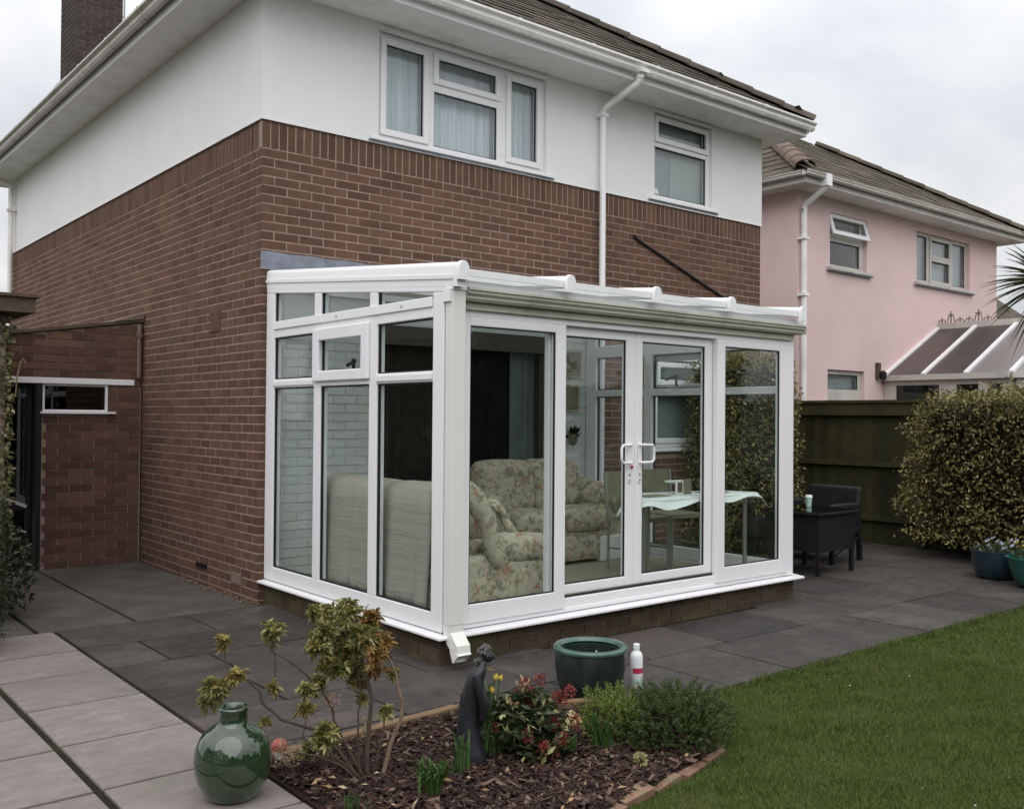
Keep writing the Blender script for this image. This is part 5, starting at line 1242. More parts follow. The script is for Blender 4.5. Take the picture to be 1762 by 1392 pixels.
# ------------------------------------------------------------------ fence, hedge, shrubs on the right
FX = 7.62
fe = thing('garden_fence', (FX, 0, GZ), 'dark green stained close boarded fence behind the wicker furniture', 'fence')
fbm = B().hexa([(-0.012, -0.06, 0), (0.006, -0.06, 0), (-0.002, 0.06, 0), (-0.012, 0.06, 0), (-0.012, -0.06, 1), (0.006, -0.06, 1), (-0.002, 0.06, 1), (-0.012, 0.06, 1)]).mesh('fence_board'); fbm.materials.append(M['fence'])
y = 3.4
while y > -8.0:
    inst('fence_board', fbm, fe, (FX+0.05, y, -0.28), (rnd.uniform(-.004, .004), 0, rnd.uniform(-.03, .03)), (1, 1, 1.86+rnd.uniform(-0.01, 0.01)))
    y -= 0.105
for z, w, h in ((0.28, 0.06, 0.055), (0.945, 0.06, 0.055)):
    obj('rail', B().bar((FX+0.005, 3.45, z), (FX+0.005, -8.0, z), w, h), 'fence', fe)
obj('top_board', B().box(FX-0.015, FX+0.015, -8.0, 3.45, 1.55, 1.70), 'fence', fe)
obj('capping', B().box(FX-0.045, FX+0.07, -8.0, 3.45, 1.7005, 1.735), 'fence', fe)
obj('capping_ledge', B().box(FX-0.035, FX-0.0155, -8.0, 3.45, 1.545, 1.575), 'fence', fe)
for y in (-1.62, 1.1):
    obj('post', B().box(FX-0.05, FX+0.04, y-0.05, y+0.05, -0.05, 1.80), 'fence', fe)

def bush_pts(c, r, n, rs, inner=0.55, lumps=9, lump_amp=0.16, zmin=0.02, flat=None):
    """points in a lumpy shell with normals"""
    d = unit(rs.normal(size=(n, 3)))
    dirs = unit(np.random.RandomState(int(abs(c[0]*100+c[1]*37)) % 9999).normal(size=(lumps, 3)))
    amp = 1+lump_amp*(np.max(d @ dirs.T, axis=1)**3*1.6-0.8)
    rad = (inner+(1-inner)*rs.random_sample(n)**0.5)*amp
    P = np.array(c)+d*rad[:, None]*np.array(r)
    ok = P[:, 2] > zmin
    return P[ok], d[ok]
def bush(name, lab, cat, c, r, n, L, Wd, material, seed, trunk=True, spread=0.7, inner=0.5, droop=0.1, group=None, lump_amp=0.18, zmin=0.02, box=False, core=True):
    rs = np.random.RandomState(seed)
    t = thing(name, (c[0], c[1], GZ), lab, cat, group)
    if box:
        d = rs.uniform(-1, 1, (n, 3)); ax = rs.randint(0, 3, n); sg = rs.choice([-1, 1], n)
        d[np.arange(n), ax] = sg*(1-0.35*rs.random_sample(n)**2)
        P = np.array(c)+d*np.array(r)*(1+lump_amp*(np.sin(d[:, 1:2]*7+d[:, 2:3]*5)*np.sin(d[:, 2:3]*8+2)+0.8*np.sin(d[:, 1:2]*15+d[:, 0:1]*9)*np.sin(d[:, 2:3]*17+d[:, 1:2]*6)))+d*(rs.random_sample((n, 1))**9*0.07)
        nm = np.zeros((n, 3)); nm[np.arange(n), ax] = sg
        rd = np.linalg.norm(d[:, 1:], axis=1)
        ok = (P[:, 2] > zmin) & (rd < 1.18); P, nm = P[ok], nm[ok]
    else:
        P, nm = bush_pts(c, r, n, rs, inner, lump_amp=lump_amp, zmin=zmin)
    m = len(P)
    D = nm*(1-spread)+rs.normal(0, 1, (m, 3))*spread*0.75
    v, f = leaves(P, D, rs.uniform(L*0.6, L*1.25, m), rs.uniform(Wd*0.7, Wd*1.2, m), rs, droop=droop)
    obj('foliage', np_mesh('foliage', v, f), material, t, kind='stuff')
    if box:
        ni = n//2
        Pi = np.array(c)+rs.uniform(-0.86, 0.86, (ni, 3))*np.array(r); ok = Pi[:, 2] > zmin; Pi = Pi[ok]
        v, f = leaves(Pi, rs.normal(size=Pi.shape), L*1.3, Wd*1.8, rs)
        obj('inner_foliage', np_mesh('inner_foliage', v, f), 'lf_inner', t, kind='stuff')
    elif trunk:
        b = B()
        for k in range(6):
            a = rs.uniform(0, 6.28); e = np.array(c)+np.array([math.cos(a)*r[0]*0.6, math.sin(a)*r[1]*0.6, r[2]*0.5])
            b.tube([(c[0]+math.cos(a)*0.05, c[1]+math.sin(a)*0.05, GZ-0.02), tuple((np.array(c)*0.5+e*0.5)*np.array([1, 1, 0.8])), tuple(e)], [0.025, 0.016, 0.006], 6)
        obj('stems', b, 'bark_d', t)
    return t
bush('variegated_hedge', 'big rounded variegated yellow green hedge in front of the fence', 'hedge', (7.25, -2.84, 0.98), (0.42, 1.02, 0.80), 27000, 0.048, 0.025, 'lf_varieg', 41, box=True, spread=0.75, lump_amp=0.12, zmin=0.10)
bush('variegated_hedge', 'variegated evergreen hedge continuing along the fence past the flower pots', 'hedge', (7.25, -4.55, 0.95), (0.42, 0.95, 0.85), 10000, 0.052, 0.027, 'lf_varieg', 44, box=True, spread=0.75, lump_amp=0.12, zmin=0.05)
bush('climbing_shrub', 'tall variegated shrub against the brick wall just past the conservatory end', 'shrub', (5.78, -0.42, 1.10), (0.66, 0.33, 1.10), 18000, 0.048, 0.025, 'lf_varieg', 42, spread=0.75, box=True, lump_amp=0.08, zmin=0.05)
# conifer foliage hanging in at the left edge
bush('conifer_bush', 'dark feathery conifer bush at the left edge by the outhouse door', 'shrub', (-2.26, -0.32, 0.40), (0.40, 0.40, 0.66), 7000, 0.06, 0.010, 'lf_dark', 43, spread=0.65, inner=0.2)
bush('ivy_mound', 'dark ivy mound under the garage wall at the left edge', 'shrub', (-1.95, 0.75, 0.35), (0.42, 0.5, 0.55), 4000, 0.05, 0.030, 'lf_dark', 45, spread=0.65, inner=0.3)
# twiggy stems on the wall
tw_ = obj('bare_stem', B().tube([(-1.535, 1.24, 1.62), (-1.53, 1.22, 1.78), (-1.51, 1.20, 1.90), (-1.49, 1.20, 1.93), (-1.475, 1.2, 1.90)], 0.006, 6), 'bark'); tag(tw_, 'bare pale plant stem curling up the ivy wall', 'stem')

# cordyline palm at the right edge
pa = thing('cordyline_palm', (9.95, -2.0, -0.2), 'spiky cordyline palm leaning in at the right edge behind the hedge', 'palm')
pc = Vector((10.12, -2.10, 3.32))
obj('trunk', B().tube([(10.0, -2.0, -0.2), (10.05, -2.03, 1.8), tuple(pc)], [0.11, 0.09, 0.07], 10), 'bark_d', pa)
rs = np.random.RandomState(8)
for i in range(240):
    d = unit(rs.normal(size=3)+np.array([0, 0, 0.35])); L = rs.uniform(0.55, 0.98)
    dv = Vector(d); b = B(); pts = [pc+dv*0.05]
    for k in range(1, 6):
        s = k/5; pts.append(pc+dv*(L*s)+Vector((0, 0, -0.28*L*s*s*(1.2-dv.z))))
    ribbon(pts, 0.034, b); obj('leaf', b, 'lf_palm', pa)
# pots by the hedge
def flower_pot(nm, lab, c, prof, m, petals, seed, nfl, leafy=160):
    t = thing(nm, c, lab, 'flower pot', 'glazed pots by the hedge')
    obj('pot', B().lathe(prof, c, 36), m, t, smooth=50)
    h = prof[-1][1]; r0 = max(p[0] for p in prof)*0.85
    obj('soil', B().lathe([(0.0, h-0.035), (r0*0.9, h-0.03)], c, 20, cap=False), 'soil', t)
    rs = np.random.RandomState(seed)
    a = rs.uniform(0, 6.28, leafy); rr = r0*np.sqrt(rs.random_sample(leafy))
    P = np.stack([c[0]+rr*np.cos(a), c[1]+rr*np.sin(a), c[2]+h-0.03+rs.uniform(0, 0.07, leafy)], 1)
    v, f = leaves(P, rs.normal(0, .6, (leafy, 3))+np.array([0, 0, .7]), rs.uniform(.04, .08, leafy), rs.uniform(.018, .03, leafy), rs)
    obj('foliage', np_mesh('foliage', v, f), 'lf_sk', t)
    for k in range(nfl):
        aa = rs.uniform(0, 6.28); r_ = r0*math.sqrt(rs.random_sample()); p = np.array([c[0]+r_*math.cos(aa), c[1]+r_*math.sin(aa), c[2]+h+rs.uniform(0.03, 0.15)])
        ang = np.arange(6)*1.047+rs.uniform(0, 1)
        dd_ = np.stack([np.cos(ang), np.sin(ang), np.full(6, .35)], 1) @ np.array(Matrix.Rotation(rs.uniform(0.3, 1.0), 3, 'X'))
        v, f = leaves(np.tile(p, (6, 1)), dd_, 0.028, 0.024, rs); obj('flower', np_mesh('flower', v, f), petals, t)
pp = [(0.15, 0), (0.19, 0.03), (0.225, 0.14), (0.235, 0.24), (0.245, 0.27), (0.225, 0.275), (0.215, 0.25)]
flower_pot('flower_pot', 'dark blue glazed pot of small white and blue flowers beneath the hedge', (6.20, -3.10, GZ), pp, 'pot_blue', 'pet_w', 5, 14)
flower_pot('flower_pot', 'teal green glazed pot of yellow pansies at the right edge of the patio', (5.93, -3.58, GZ), [(0.14, 0), (0.19, 0.05), (0.235, 0.17), (0.255, 0.25), (0.27, 0.275), (0.245, 0.28), (0.235, 0.25)], 'pot_teal', 'pet_y', 6, 9)

# wicker furniture
wt = thing('wicker_table', (5.15, -1.72, GZ), 'low square dark wicker table half hidden behind the conservatory end', 'table')
obj('tabletop', B().box(4.80, 5.50, -2.05, -1.40, 0.555, 0.585), 'wicker', wt, bevel=0.008)
obj('glass_top', B().box(4.81, 5.49, -2.04, -1.41, 0.586, 0.592), 'glass_dark', wt)
obj('apron', B().box(4.83, 5.47, -2.02, -1.43, 0.20, 0.5545), 'wicker', wt)
for x in (4.85, 5.44):
    for y in (-2.0, -1.46): obj('leg', B().box(x-0.018, x+0.018, y-0.018, y+0.018, GZ, 0.1995), 'wicker', wt)
wc = thing('wicker_chair', (5.95, -1.30, GZ), 'dark wicker armchair beside the low table near the fence', 'chair')
def W_(nm, b, **k): return obj(nm, b, 'wicker', wc, bevel=0.035, seg=4, **k)
W_('seat', B().box(5.62, 6.24, -1.62, -1.00, 0.20, 0.40))
W_('backrest', B().hexa([(6.13, -1.66, 0.25), (6.22, -1.66, 0.25), (6.22, -0.98, 0.25), (6.13, -0.98, 0.25), (6.20, -1.64, 0.76), (6.28, -1.64, 0.76), (6.28, -1.0, 0.76), (6.20, -1.0, 0.76)]))
W_('arm', B().box(5.60, 6.15, -1.69, -1.625, 0.25, 0.60)); W_('arm', B().box(5.60, 6.15, -0.995, -0.93, 0.25, 0.60))
for x, y in ((5.63, -1.66), (5.63, -0.96), (6.20, -1.64), (6.20, -0.98)):
    obj('leg', B().bar((x, y, GZ), (x-0.01*(1 if x > 6 else -1), y, 0.249), 0.045, 0.045, (1,0,0)), 'wicker', wc)
obj('stretcher', B().bar((5.65, -1.68, 0.06), (6.15, -1.68, 0.245), 0.015, 0.015), 'wicker', wc)
wc2 = thing('wicker_chair', (5.75, -0.55, GZ), 'high backed dark wicker chair standing behind the low table with its back to the fence', 'chair')
obj('seat', B().box(5.40, 5.98, -0.85, -0.30, 0.18, 0.40), 'wicker', wc2, bevel=0.015)
obj('backrest', B().box(5.38, 6.02, -0.29, -0.21, 0.2, 0.74), 'wicker', wc2, bevel=0.015)
for x in (5.38, 5.98): obj('arm', B().box(x-0.03, x+0.03, -0.85, -0.295, 0.2, 0.58), 'wicker', wc2, bevel=0.012)
for x in (5.42, 5.96):
    for y in (-0.82, -0.25): obj('leg', B().box(x-0.022, x+0.022, y-0.022, y+0.022, GZ, 0.179), 'wicker', wc2)
cu = thing('drink_cup', (5.30, -1.60, 0.594), 'mint green cup with a white lid on the wicker table', 'cup')
obj('cup_body', B().lathe([(0.026, 0), (0.034, 0.09)], (5.30, -1.60, 0.594), 20), 'mint', cu, smooth=50)
obj('lid', B().lathe([(0.037, 0.0905), (0.037, 0.105), (0.030, 0.118)], (5.30, -1.60, 0.594), 20), 'white', cu, smooth=40)

# ------------------------------------------------------------------ bed: pieris shrub
CL = [(-1.78,-3.495,0.368,0.068,'g'),(-1.768,-3.409,0.293,0.059,'g'),(-1.707,-3.515,0.408,0.054,'y'),(-1.723,-3.431,0.538,0.037,'y'),(-1.561,-3.558,0.575,0.063,'g'),(-1.751,-3.571,0.251,0.034,'t'),(-1.62,-3.697,0.385,0.034,'y'),(-1.358,-3.66,0.64,0.068,'g'),(-1.434,-3.776,0.597,0.073,'g'),(-1.365,-3.843,0.69,0.068,'g'),(-1.204,-3.736,0.588,0.063,'o'),(-1.297,-3.823,0.562,0.083,'g'),(-1.327,-3.683,0.467,0.073,'g'),(-1.403,-3.732,0.452,0.063,'g'),(-1.2,-3.849,0.529,0.059,'o'),(-1.284,-3.932,0.514,0.059,'o'),(-1.314,-3.757,0.492,0.073,'g'),(-1.255,-3.731,0.396,0.059,'g'),(-1.349,-3.762,0.438,0.059,'g'),(-1.27,-3.757,0.365,0.041,'y'),(-1.223,-3.819,0.429,0.049,'o'),(-1.508,-3.772,0.371,0.044,'g'),(-1.397,-3.647,0.353,0.054,'g'),(-1.373,-3.719,0.297,0.034,'p'),(-1.486,-3.716,0.288,0.044,'y'),(-1.455,-3.823,0.19,0.083,'g'),(-1.404,-3.604,0.068,0.049,'g'),(-1.537,-3.618,0.096,0.039,'t'),(-1.481,-3.586,0.048,0.034,'t'),(-1.222,-3.751,0.163,0.037,'t'),(-1.177,-3.84,0.25,0.041,'g'),(-1.234,-3.73,0.289,0.029,'y'),(-1.457,-3.717,0.681,0.039,'g'),(-1.219,-3.785,0.643,0.049,'o'),(-1.603,-3.574,0.223,0.024,'y'),(-1.126,-3.816,0.401,0.024,'y'),(-1.304,-3.69,0.576,0.073,'g'),(-1.48,-3.788,0.546,0.054,'g')]
ST = [[(-1.2,-3.858,0.0),(-1.179,-3.877,0.119),(-1.147,-3.905,0.217),(-1.144,-3.909,0.302),(-1.164,-3.894,0.411),(-1.207,-3.861,0.508)],[(-1.26,-3.809,-0.03),(-1.314,-3.766,0.093),(-1.363,-3.728,0.214),(-1.383,-3.713,0.299),(-1.412,-3.69,0.36)],[(-1.284,-3.788,-0.03),(-1.332,-3.75,0.025),(-1.417,-3.681,0.068),(-1.502,-3.611,0.087)],[(-1.252,-3.815,-0.03),(-1.25,-3.82,0.191),(-1.242,-3.829,0.313),(-1.263,-3.814,0.435),(-1.302,-3.783,0.532),(-1.369,-3.73,0.628)],[(-1.275,-3.796,-0.03),(-1.39,-3.704,0.161),(-1.532,-3.589,0.218),(-1.595,-3.538,0.285),(-1.604,-3.532,0.339),(-1.647,-3.497,0.382),(-1.695,-3.459,0.391),(-1.747,-3.415,0.344)],[(-1.431,-3.675,0.372),(-1.479,-3.636,0.432),(-1.536,-3.59,0.48),(-1.58,-3.555,0.516)],[(-1.557,-3.571,0.300),(-1.556,-3.573,0.456),(-1.564,-3.569,0.565)],[(-1.685,-3.466,0.394),(-1.718,-3.44,0.442),(-1.725,-3.436,0.527)],[(-1.245,-3.83,0.52),(-1.293,-3.791,0.58),(-1.322,-3.769,0.653)],[(-1.275,-3.796,-0.03),(-1.285,-3.791,0.191),(-1.28,-3.798,0.313),(-1.289,-3.792,0.434)],[(-1.266,-3.804,-0.03),(-1.389,-3.704,0.093),(-1.465,-3.643,0.14),(-1.454,-3.654,0.262)],[(-1.237,-3.827,-0.03),(-1.202,-3.859,0.167),(-1.194,-3.867,0.253)]]
pi = thing('pieris_shrub', (-1.25, -3.82, -0.03), 'open branched pieris shrub with green and bronze leaf rosettes in the bed', 'shrub')
for k, s in enumerate(ST):
    r0 = 0.0105 if k in (0, 3) else 0.0075 if k < 5 else 0.005
    # densify with a little wander
    pts = []
    for a, b_ in zip(s, s[1:]):
        for q in (0, 0.5):
            p = Vector(a).lerp(Vector(b_), q); pts.append(p+Vector((rnd.uniform(-1, 1), rnd.uniform(-1, 1), 0))*(0.006 if q else 0))
    pts.append(Vector(s[-1]))
    n_ = len(pts)
    obj('branch', B().tube(pts, [r0*(1-0.55*i/(n_-1)) for i in range(n_)], 7), 'bark' if k == 0 else 'bark_d', pi, smooth=70)
def spray(c, r, kind, rs):
    """several leaf whorls round short twigs filling a ball"""
    out = []
    c = np.array(c)
    nw = max(4, int((r/0.05)**2*15))
    for w in range(nw):
        d = unit(rs.normal(size=3)+np.array([0, 0, 0.4])); p = c+d*r*rs.uniform(0.15, 0.85)
        ax = unit(d+np.array([0, 0, 0.7])+rs.normal(0, .3, 3)); m = rs.randint(9, 14)
        ref = unit(np.cross(ax, rs.normal(size=3))); ref2 = np.cross(ax, ref)
        ang = np.arange(m)*2.4+rs.uniform(0, 6); el = rs.uniform(0.15, 0.75, m)
        D = (np.cos(ang)[:, None]*ref+np.sin(ang)[:, None]*ref2)*np.cos(el)[:, None]+ax*np.sin(el)[:, None]
        P = p+ax*(-rs.random_sample(m)*0.02)[:, None]
        L = rs.uniform(0.027, 0.044, m)
        out.append(leaves(P, D, L, L*0.36, rs, fold=0.2, droop=0.15))
    return out
rs = np.random.RandomState(17)
bykind = {}
for x, y, z, r, k in CL:
    if k in 'tp':
        r *= 1.3; n = int(70*(r/0.035)**2)
        d = unit(rs.normal(size=(n, 3))); P = np.array([x, y, z])+d*r*rs.random_sample((n, 1))**0.5*np.array([0.9, 0.9, 1.1])
        bykind.setdefault(k, []).append(leaves(P, rs.normal(size=(n, 3))+np.array([0, 0, -0.6]), rs.uniform(0.008, 0.014, n), 0.008, rs, fold=0.4))
    else:
        bykind.setdefault(k, []).extend(spray((x, y, z), r, k, rs))
        if k == 'g' and r > 0.05: bykind.setdefault('y', []).extend(spray((x, y, z+r*0.25), r*0.55, k, rs)[:4])
for k, nm, m in (('g', 'foliage', 'lf_pg'), ('y', 'yellow_foliage', 'lf_py'), ('o', 'bronze_foliage', 'lf_po'), ('t', 'faded_flower_tassels', 'lf_pt'), ('p', 'pink_flower_buds', 'lf_pp')):
    obj(nm, leaf_mesh(nm, bykind[k]), m, pi, kind='stuff')
# small red and white ornament among its leaves
mo = thing('toadstool_ornament', (-1.47, -3.44, -0.02), 'small red and white garden ornament half hidden among the shrub leaves', 'ornament')
obj('cap', B().lathe([(0.024, 0.060), (0.034, 0.062), (0.037, 0.073), (0.033, 0.090), (0.021, 0.103), (0.006, 0.107)], (-1.47, -3.44, -0.02), 20), 'redcap', mo, smooth=50)
obj('stem', B().lathe([(0.020, 0.0), (0.017, 0.03), (0.021, 0.061)], (-1.47, -3.44, -0.02), 16), 'bottle', mo, smooth=50)

# skimmia with red buds
rs = np.random.RandomState(19)
sk = thing('skimmia_plant', (-0.58, -4.02, -0.02), 'low shrub with dark red flower buds and cream edged leaves behind the statue', 'shrub')
parts = []
for w in range(210):
    d = unit(rs.normal(size=3)+np.array([0, 0, .5])); p = np.array([-0.56, -4.05, 0.09])+d*np.array([0.20, 0.18, 0.21])*rs.uniform(0.3, 1)
    if p[2] < 0.0: continue
    m = rs.randint(5, 9); ang = np.arange(m)*2.4+rs.uniform(0, 6); el = rs.uniform(-0.1, 0.6, m)
    D = np.stack([np.cos(ang)*np.cos(el), np.sin(ang)*np.cos(el), np.sin(el)], 1)
    L = rs.uniform(0.04, 0.065, m); parts.append(leaves(np.tile(p, (m, 1)), D, L, L*0.36, rs, fold=0.15, droop=0.2))
obj('foliage', leaf_mesh('foliage', parts), 'lf_sk', sk, kind='stuff')
parts = []
for (x, y, z) in [(-0.603,-3.991,0.314),(-0.632,-3.966,0.262),(-0.541,-4.04,0.211),(-0.502,-4.073,0.263),(-0.52,-4.056,0.133),(-0.56,-4.023,0.132),(-0.66,-3.94,0.074),(-0.369,-4.18,0.134),(-0.602,-3.99,0.223),(-0.641,-3.957,0.171),(-0.694,-3.917,0.365),(-0.62,-4.05,0.19),(-0.48,-4.1,0.20),(-0.66,-4.1,0.10),(-0.52,-4.15,0.07),(-0.7,-4.02,0.20),(-0.44,-4.16,0.17),(-0.57,-4.13,0.16),(-0.63,-4.0,0.26),(-0.50,-4.2,0.13),(-0.72,-4.08,0.14),(-0.6,-4.2,0.05),(-0.46,-4.05,0.24),(-0.68,-4.15,0.05),(-0.55,-4.0,0.29),(-0.40,-4.2,0.10),(-0.64,-4.12,0.17)]:
    m = rs.randint(2, 4); D = rs.normal(0, .8, (m, 3))+np.array([-.3, -.5, 0.1]); parts.append(leaves(np.tile([x-0.02, y-0.03, z], (m, 1)), D, rs.uniform(0.036, 0.06, m), rs.uniform(0.014, 0.024, m), rs, fold=0.1))
obj('pale_leaves', leaf_mesh('pale_leaves', parts), 'lf_pale', sk)
for (x, y, z) in [(-0.583,-4.007,0.309),(-0.558,-4.027,0.263),(-0.471,-4.098,0.25),(-0.451,-4.114,0.225),(-0.427,-4.134,0.272),(-0.529,-4.052,0.328),(-0.596,-3.993,0.132),(-0.48,-4.089,0.133),(-0.561,-4.024,0.223),(-0.612,-3.982,0.249),(-0.53,-4.14,0.04),(-0.695,-3.93,0.115),(-0.66,-4.12,0.12),(-0.50,-4.17,0.09),(-0.60,-4.16,0.07),(-0.44,-4.18,0.16)]:
    n = 110; d = unit(rs.normal(size=(n, 3))+np.array([0, 0, .4])); P = np.array([x-0.012, y-0.045, z])+d*rs.uniform(0.2, 1, (n, 1))*np.array([0.028, 0.026, 0.034])
    v, f = leaves(P, d+rs.normal(0, .3, (n, 3)), 0.010, 0.008, rs, fold=0.4); obj('flower_bud', np_mesh('flower_bud', v, f), 'bud_red', sk)
b = B()
for k in range(7):
    a = rs.uniform(0, 6.28); b.tube([(-0.58, -4.02, -0.03), (-0.57+0.07*math.cos(a), -4.02+0.07*math.sin(a), 0.09), (-0.56+0.12*math.cos(a), -4.03+0.12*math.sin(a), 0.22)], [0.006, 0.005, 0.003], 5)
obj('stems', b, 'bark_d', sk)
# daffodils, primroses
da = thing('daffodil_clump', (-0.70, -3.90, -0.02), 'clump of yellow daffodils just right of the statue', 'flowers')
b = B()
for k in range(34):
    a = rs.uniform(0, 6.28); h = rs.uniform(0.16, 0.32); sp = rs.uniform(0.03, 0.13)
    x, y = -0.69+rs.normal(0, .03), -3.92+rs.normal(0, .03)
    ribbon([(x, y, -0.02), (x+sp*.2*math.cos(a), y+sp*.2*math.sin(a), h*.5), (x+sp*.6*math.cos(a), y+sp*.6*math.sin(a), h*.9), (x+sp*math.cos(a), y+sp*math.sin(a), h)], 0.012, b)
obj('leaves', b, 'lf_bulb', da)
for (x, y, z) in [(-0.701,-3.976,0.345),(-0.714,-3.964,0.286),(-0.66,-3.96,0.33)]:
    ang = np.arange(6)*1.047; D = np.stack([np.cos(ang), np.full(6, -.5), np.sin(ang)], 1); v, f = leaves(np.tile([x, y, z], (6, 1)), D, 0.018, 0.013, rs)
    fl_ = obj('flower', np_mesh('flower', v, f), 'pet_y', da)
    obj('trumpet', B().tube([(x, y, z), (x-.003, y-0.014, z-0.004)], [0.004, 0.007], 8), 'pet_y', fl_)
    obj('flower_stem', B().tube([(x, y, z), (x+0.01, y+0.02, z-0.03), (-0.69, -3.92, 0.0)], 0.0025, 5), 'lf_bulb', da)
pm_ = thing('primrose_clump', (-0.45, -4.12, -0.02), 'cream primroses between the red buds and the bright green sprigs', 'flowers')
n = 70; a = rs.uniform(0, 6.28, n)
v, f = leaves(np.stack([-0.44+0.03*np.cos(a), -4.12+0.03*np.sin(a), np.full(n, 0.0)], 1), np.stack([np.cos(a), np.sin(a), rs.uniform(.3, 1.4, n)], 1), rs.uniform(.05, .10, n), .025, rs); obj('leaves', np_mesh('leaves', v, f), 'lf_bulb', pm_)
for k in range(16):
    x, y, z = [(-0.419,-4.139,0.116),(-0.395,-4.159,0.147),(-0.439,-4.122,0.108)][k % 3]; x += rs.normal(0, .014); y += rs.normal(0, .014); z += rs.normal(0, .014)
    ang = np.arange(5)*1.257+rs.uniform(0, 1); D = np.stack([np.cos(ang), np.full(5, -.6), np.sin(ang)+.3], 1); v, f = leaves(np.tile([x, y, z], (5, 1)), D, 0.016, 0.016, rs); obj('flower', np_mesh('flower', v, f), 'pet_c', pm_)

# bright sprigs and dark mound at the right end of the bed
def sprigs(nm, lab, c, r, n, L, m, seed, up=0.6):
    rs = np.random.RandomState(seed); t = thing(nm, (c[0], c[1], -0.02), lab, 'shrub'); parts = []; sb = B()
    for k in range(n):
        d = unit(rs.normal(size=3)+np.array([0, 0, .35])); p = np.array(c)+d*np.array(r)*rs.uniform(0.45, 1.0)*(1+0.15*math.sin(d[0]*5+d[1]*4))
        if p[2] < 0.0: continue
        ax = unit(d+np.array([0, 0, up])+rs.normal(0, .35, 3)); mm = 16
        s = np.linspace(0, 1, mm); P = p+ax*(s*L)[:, None]; ang = np.arange(mm)*2.4
        ref = unit(np.cross(ax, rs.normal(size=3))); ref2 = np.cross(ax, ref)
        D = (np.cos(ang)[:, None]*ref+np.sin(ang)[:, None]*ref2)*0.8+ax*0.7
        parts.append(leaves(P, D, 0.015*(1.15-0.5*s), 0.006, rs, fold=0.2))
    obj('foliage', leaf_mesh('foliage', parts), m, t, kind='stuff')
    for k in range(9):
        a = rs.uniform(0, 6.28); e = np.array(c)+np.array([math.cos(a)*r[0]*.7, math.sin(a)*r[1]*.7, r[2]*.5]); sb.tube([(c[0], c[1], -0.03), tuple(np.array(c)*.5+e*.5), tuple(e)], [.008, .006, .003], 5)
    obj('stems', sb, 'bark_d', t)
sprigs('green_shrub', 'bright yellow green sprigged shrub in front of the dark glazed pot', (-0.12, -4.13, 0.085), (0.17, 0.14, 0.115), 420, 0.05, 'lf_br', 61, 0.9)
sprigs('green_shrub', 'dense dark green mound shrub at the right tip of the bed', (0.13, -4.30, 0.065), (0.31, 0.25, 0.145), 1700, 0.042, 'lf_mo', 62, 0.5)
# strap-leaved bulbs
def bulb(nm, lab, c, n, h, spread, seed, w=0.011, m='lf_bulb'):
    rs = np.random.RandomState(seed); t = thing(nm, (c[0], c[1], -0.02), lab, 'plant', 'bulb plants in the bed' if nm == 'bulb_plant' else None)
    for k in range(n):
        a = rs.uniform(0, 6.28); hh = h*rs.uniform(0.6, 1.1); sp = spread*rs.uniform(0.3, 1); x, y = c[0]+rs.normal(0, .02), c[1]+rs.normal(0, .02); b = B()
        ribbon([(x, y, -0.02), (x+sp*.25*math.cos(a), y+sp*.25*math.sin(a), hh*.55), (x+sp*.65*math.cos(a), y+sp*.65*math.sin(a), hh*.95), (x+sp*math.cos(a), y+sp*math.sin(a), hh*0.88)], w, b)
        obj('leaf', b, m, t)
bulb('bulb_plant', 'bright green strap leaved bulbs in front of the statue', (-1.15, -4.14, 0), 60, 0.12, 0.14, 71)
bulb('bulb_plant', 'upright fresh bulb leaves beside the foot of the statue', (-0.93, -4.03, 0), 12, 0.17, 0.10, 72)
bulb('bulb_plant', 'drooping strap leaves below the bright green sprigs', (-0.24, -4.20, 0), 34, 0.15, 0.13, 73)
bulb('grass_tuft', 'thin green grass tuft at the bottom edge by the pale slab', (-1.50, -4.10, 0), 22, 0.06, 0.07, 74, w=0.006)
sb_ = thing('pale_seedling', (-0.27, -4.45, -0.02), 'small round pale green rosette near the brick edging', 'plant')
rs = np.random.RandomState(75); n = 90; d = unit(rs.normal(size=(n, 3))+np.array([0, 0, .5])); v, f = leaves(np.array([-0.27, -4.45, 0.012])+d*0.014, d, 0.026, 0.012, rs); obj('foliage', np_mesh('foliage', v, f), 'lf_pale', sb_)

# ------------------------------------------------------------------ statue
st = thing('lady_statue', (-0.79, -3.95, -0.02), 'dark bronze statue of a robed woman with bowed head and clasped hands', 'statue')
# side-on to the camera: u runs along the camera's right, v away from it
cu_, cv_ = Vector((0.773, -0.634, 0)), Vector((0.634, 0.773, 0))
S0 = Vector((-0.805, -3.945, -0.02))
def sp(u, v, z): return S0+cu_*u+cv_*v+Vector((0, 0, z))
ringdef = [  # z, u centre, half width u, half depth v
    (0.000, 0.005, 0.070, 0.060), (0.020, 0.004, 0.076, 0.064), (0.060, -0.006, 0.062, 0.058), (0.10, -0.014, 0.054, 0.052), (0.15, -0.016, 0.050, 0.048),
    (0.20, -0.014, 0.048, 0.046), (0.25, -0.010, 0.047, 0.045), (0.29, -0.004, 0.046, 0.046), (0.325, 0.004, 0.043, 0.050), (0.355, 0.012, 0.040, 0.056),
    (0.385, 0.022, 0.037, 0.060), (0.405, 0.030, 0.032, 0.054), (0.420, 0.038, 0.024, 0.036), (0.432, 0.044, 0.019, 0.022), (0.445, 0.050, 0.018, 0.020)]
rings = []
for z, u, a, c in ringdef:
    r = []
    for j in range(28):
        th = 2*math.pi*j/28
        fold = 1+0.05*math.sin(th*7+z*9)*max(0, 1-z/0.36)
        r.append(sp(u+a*fold*math.cos(th), c*fold*math.sin(th), z))
    rings.append(r)
body = B().loft(rings); body.smooth = True
obj('robed_body', body, 'statue', st)
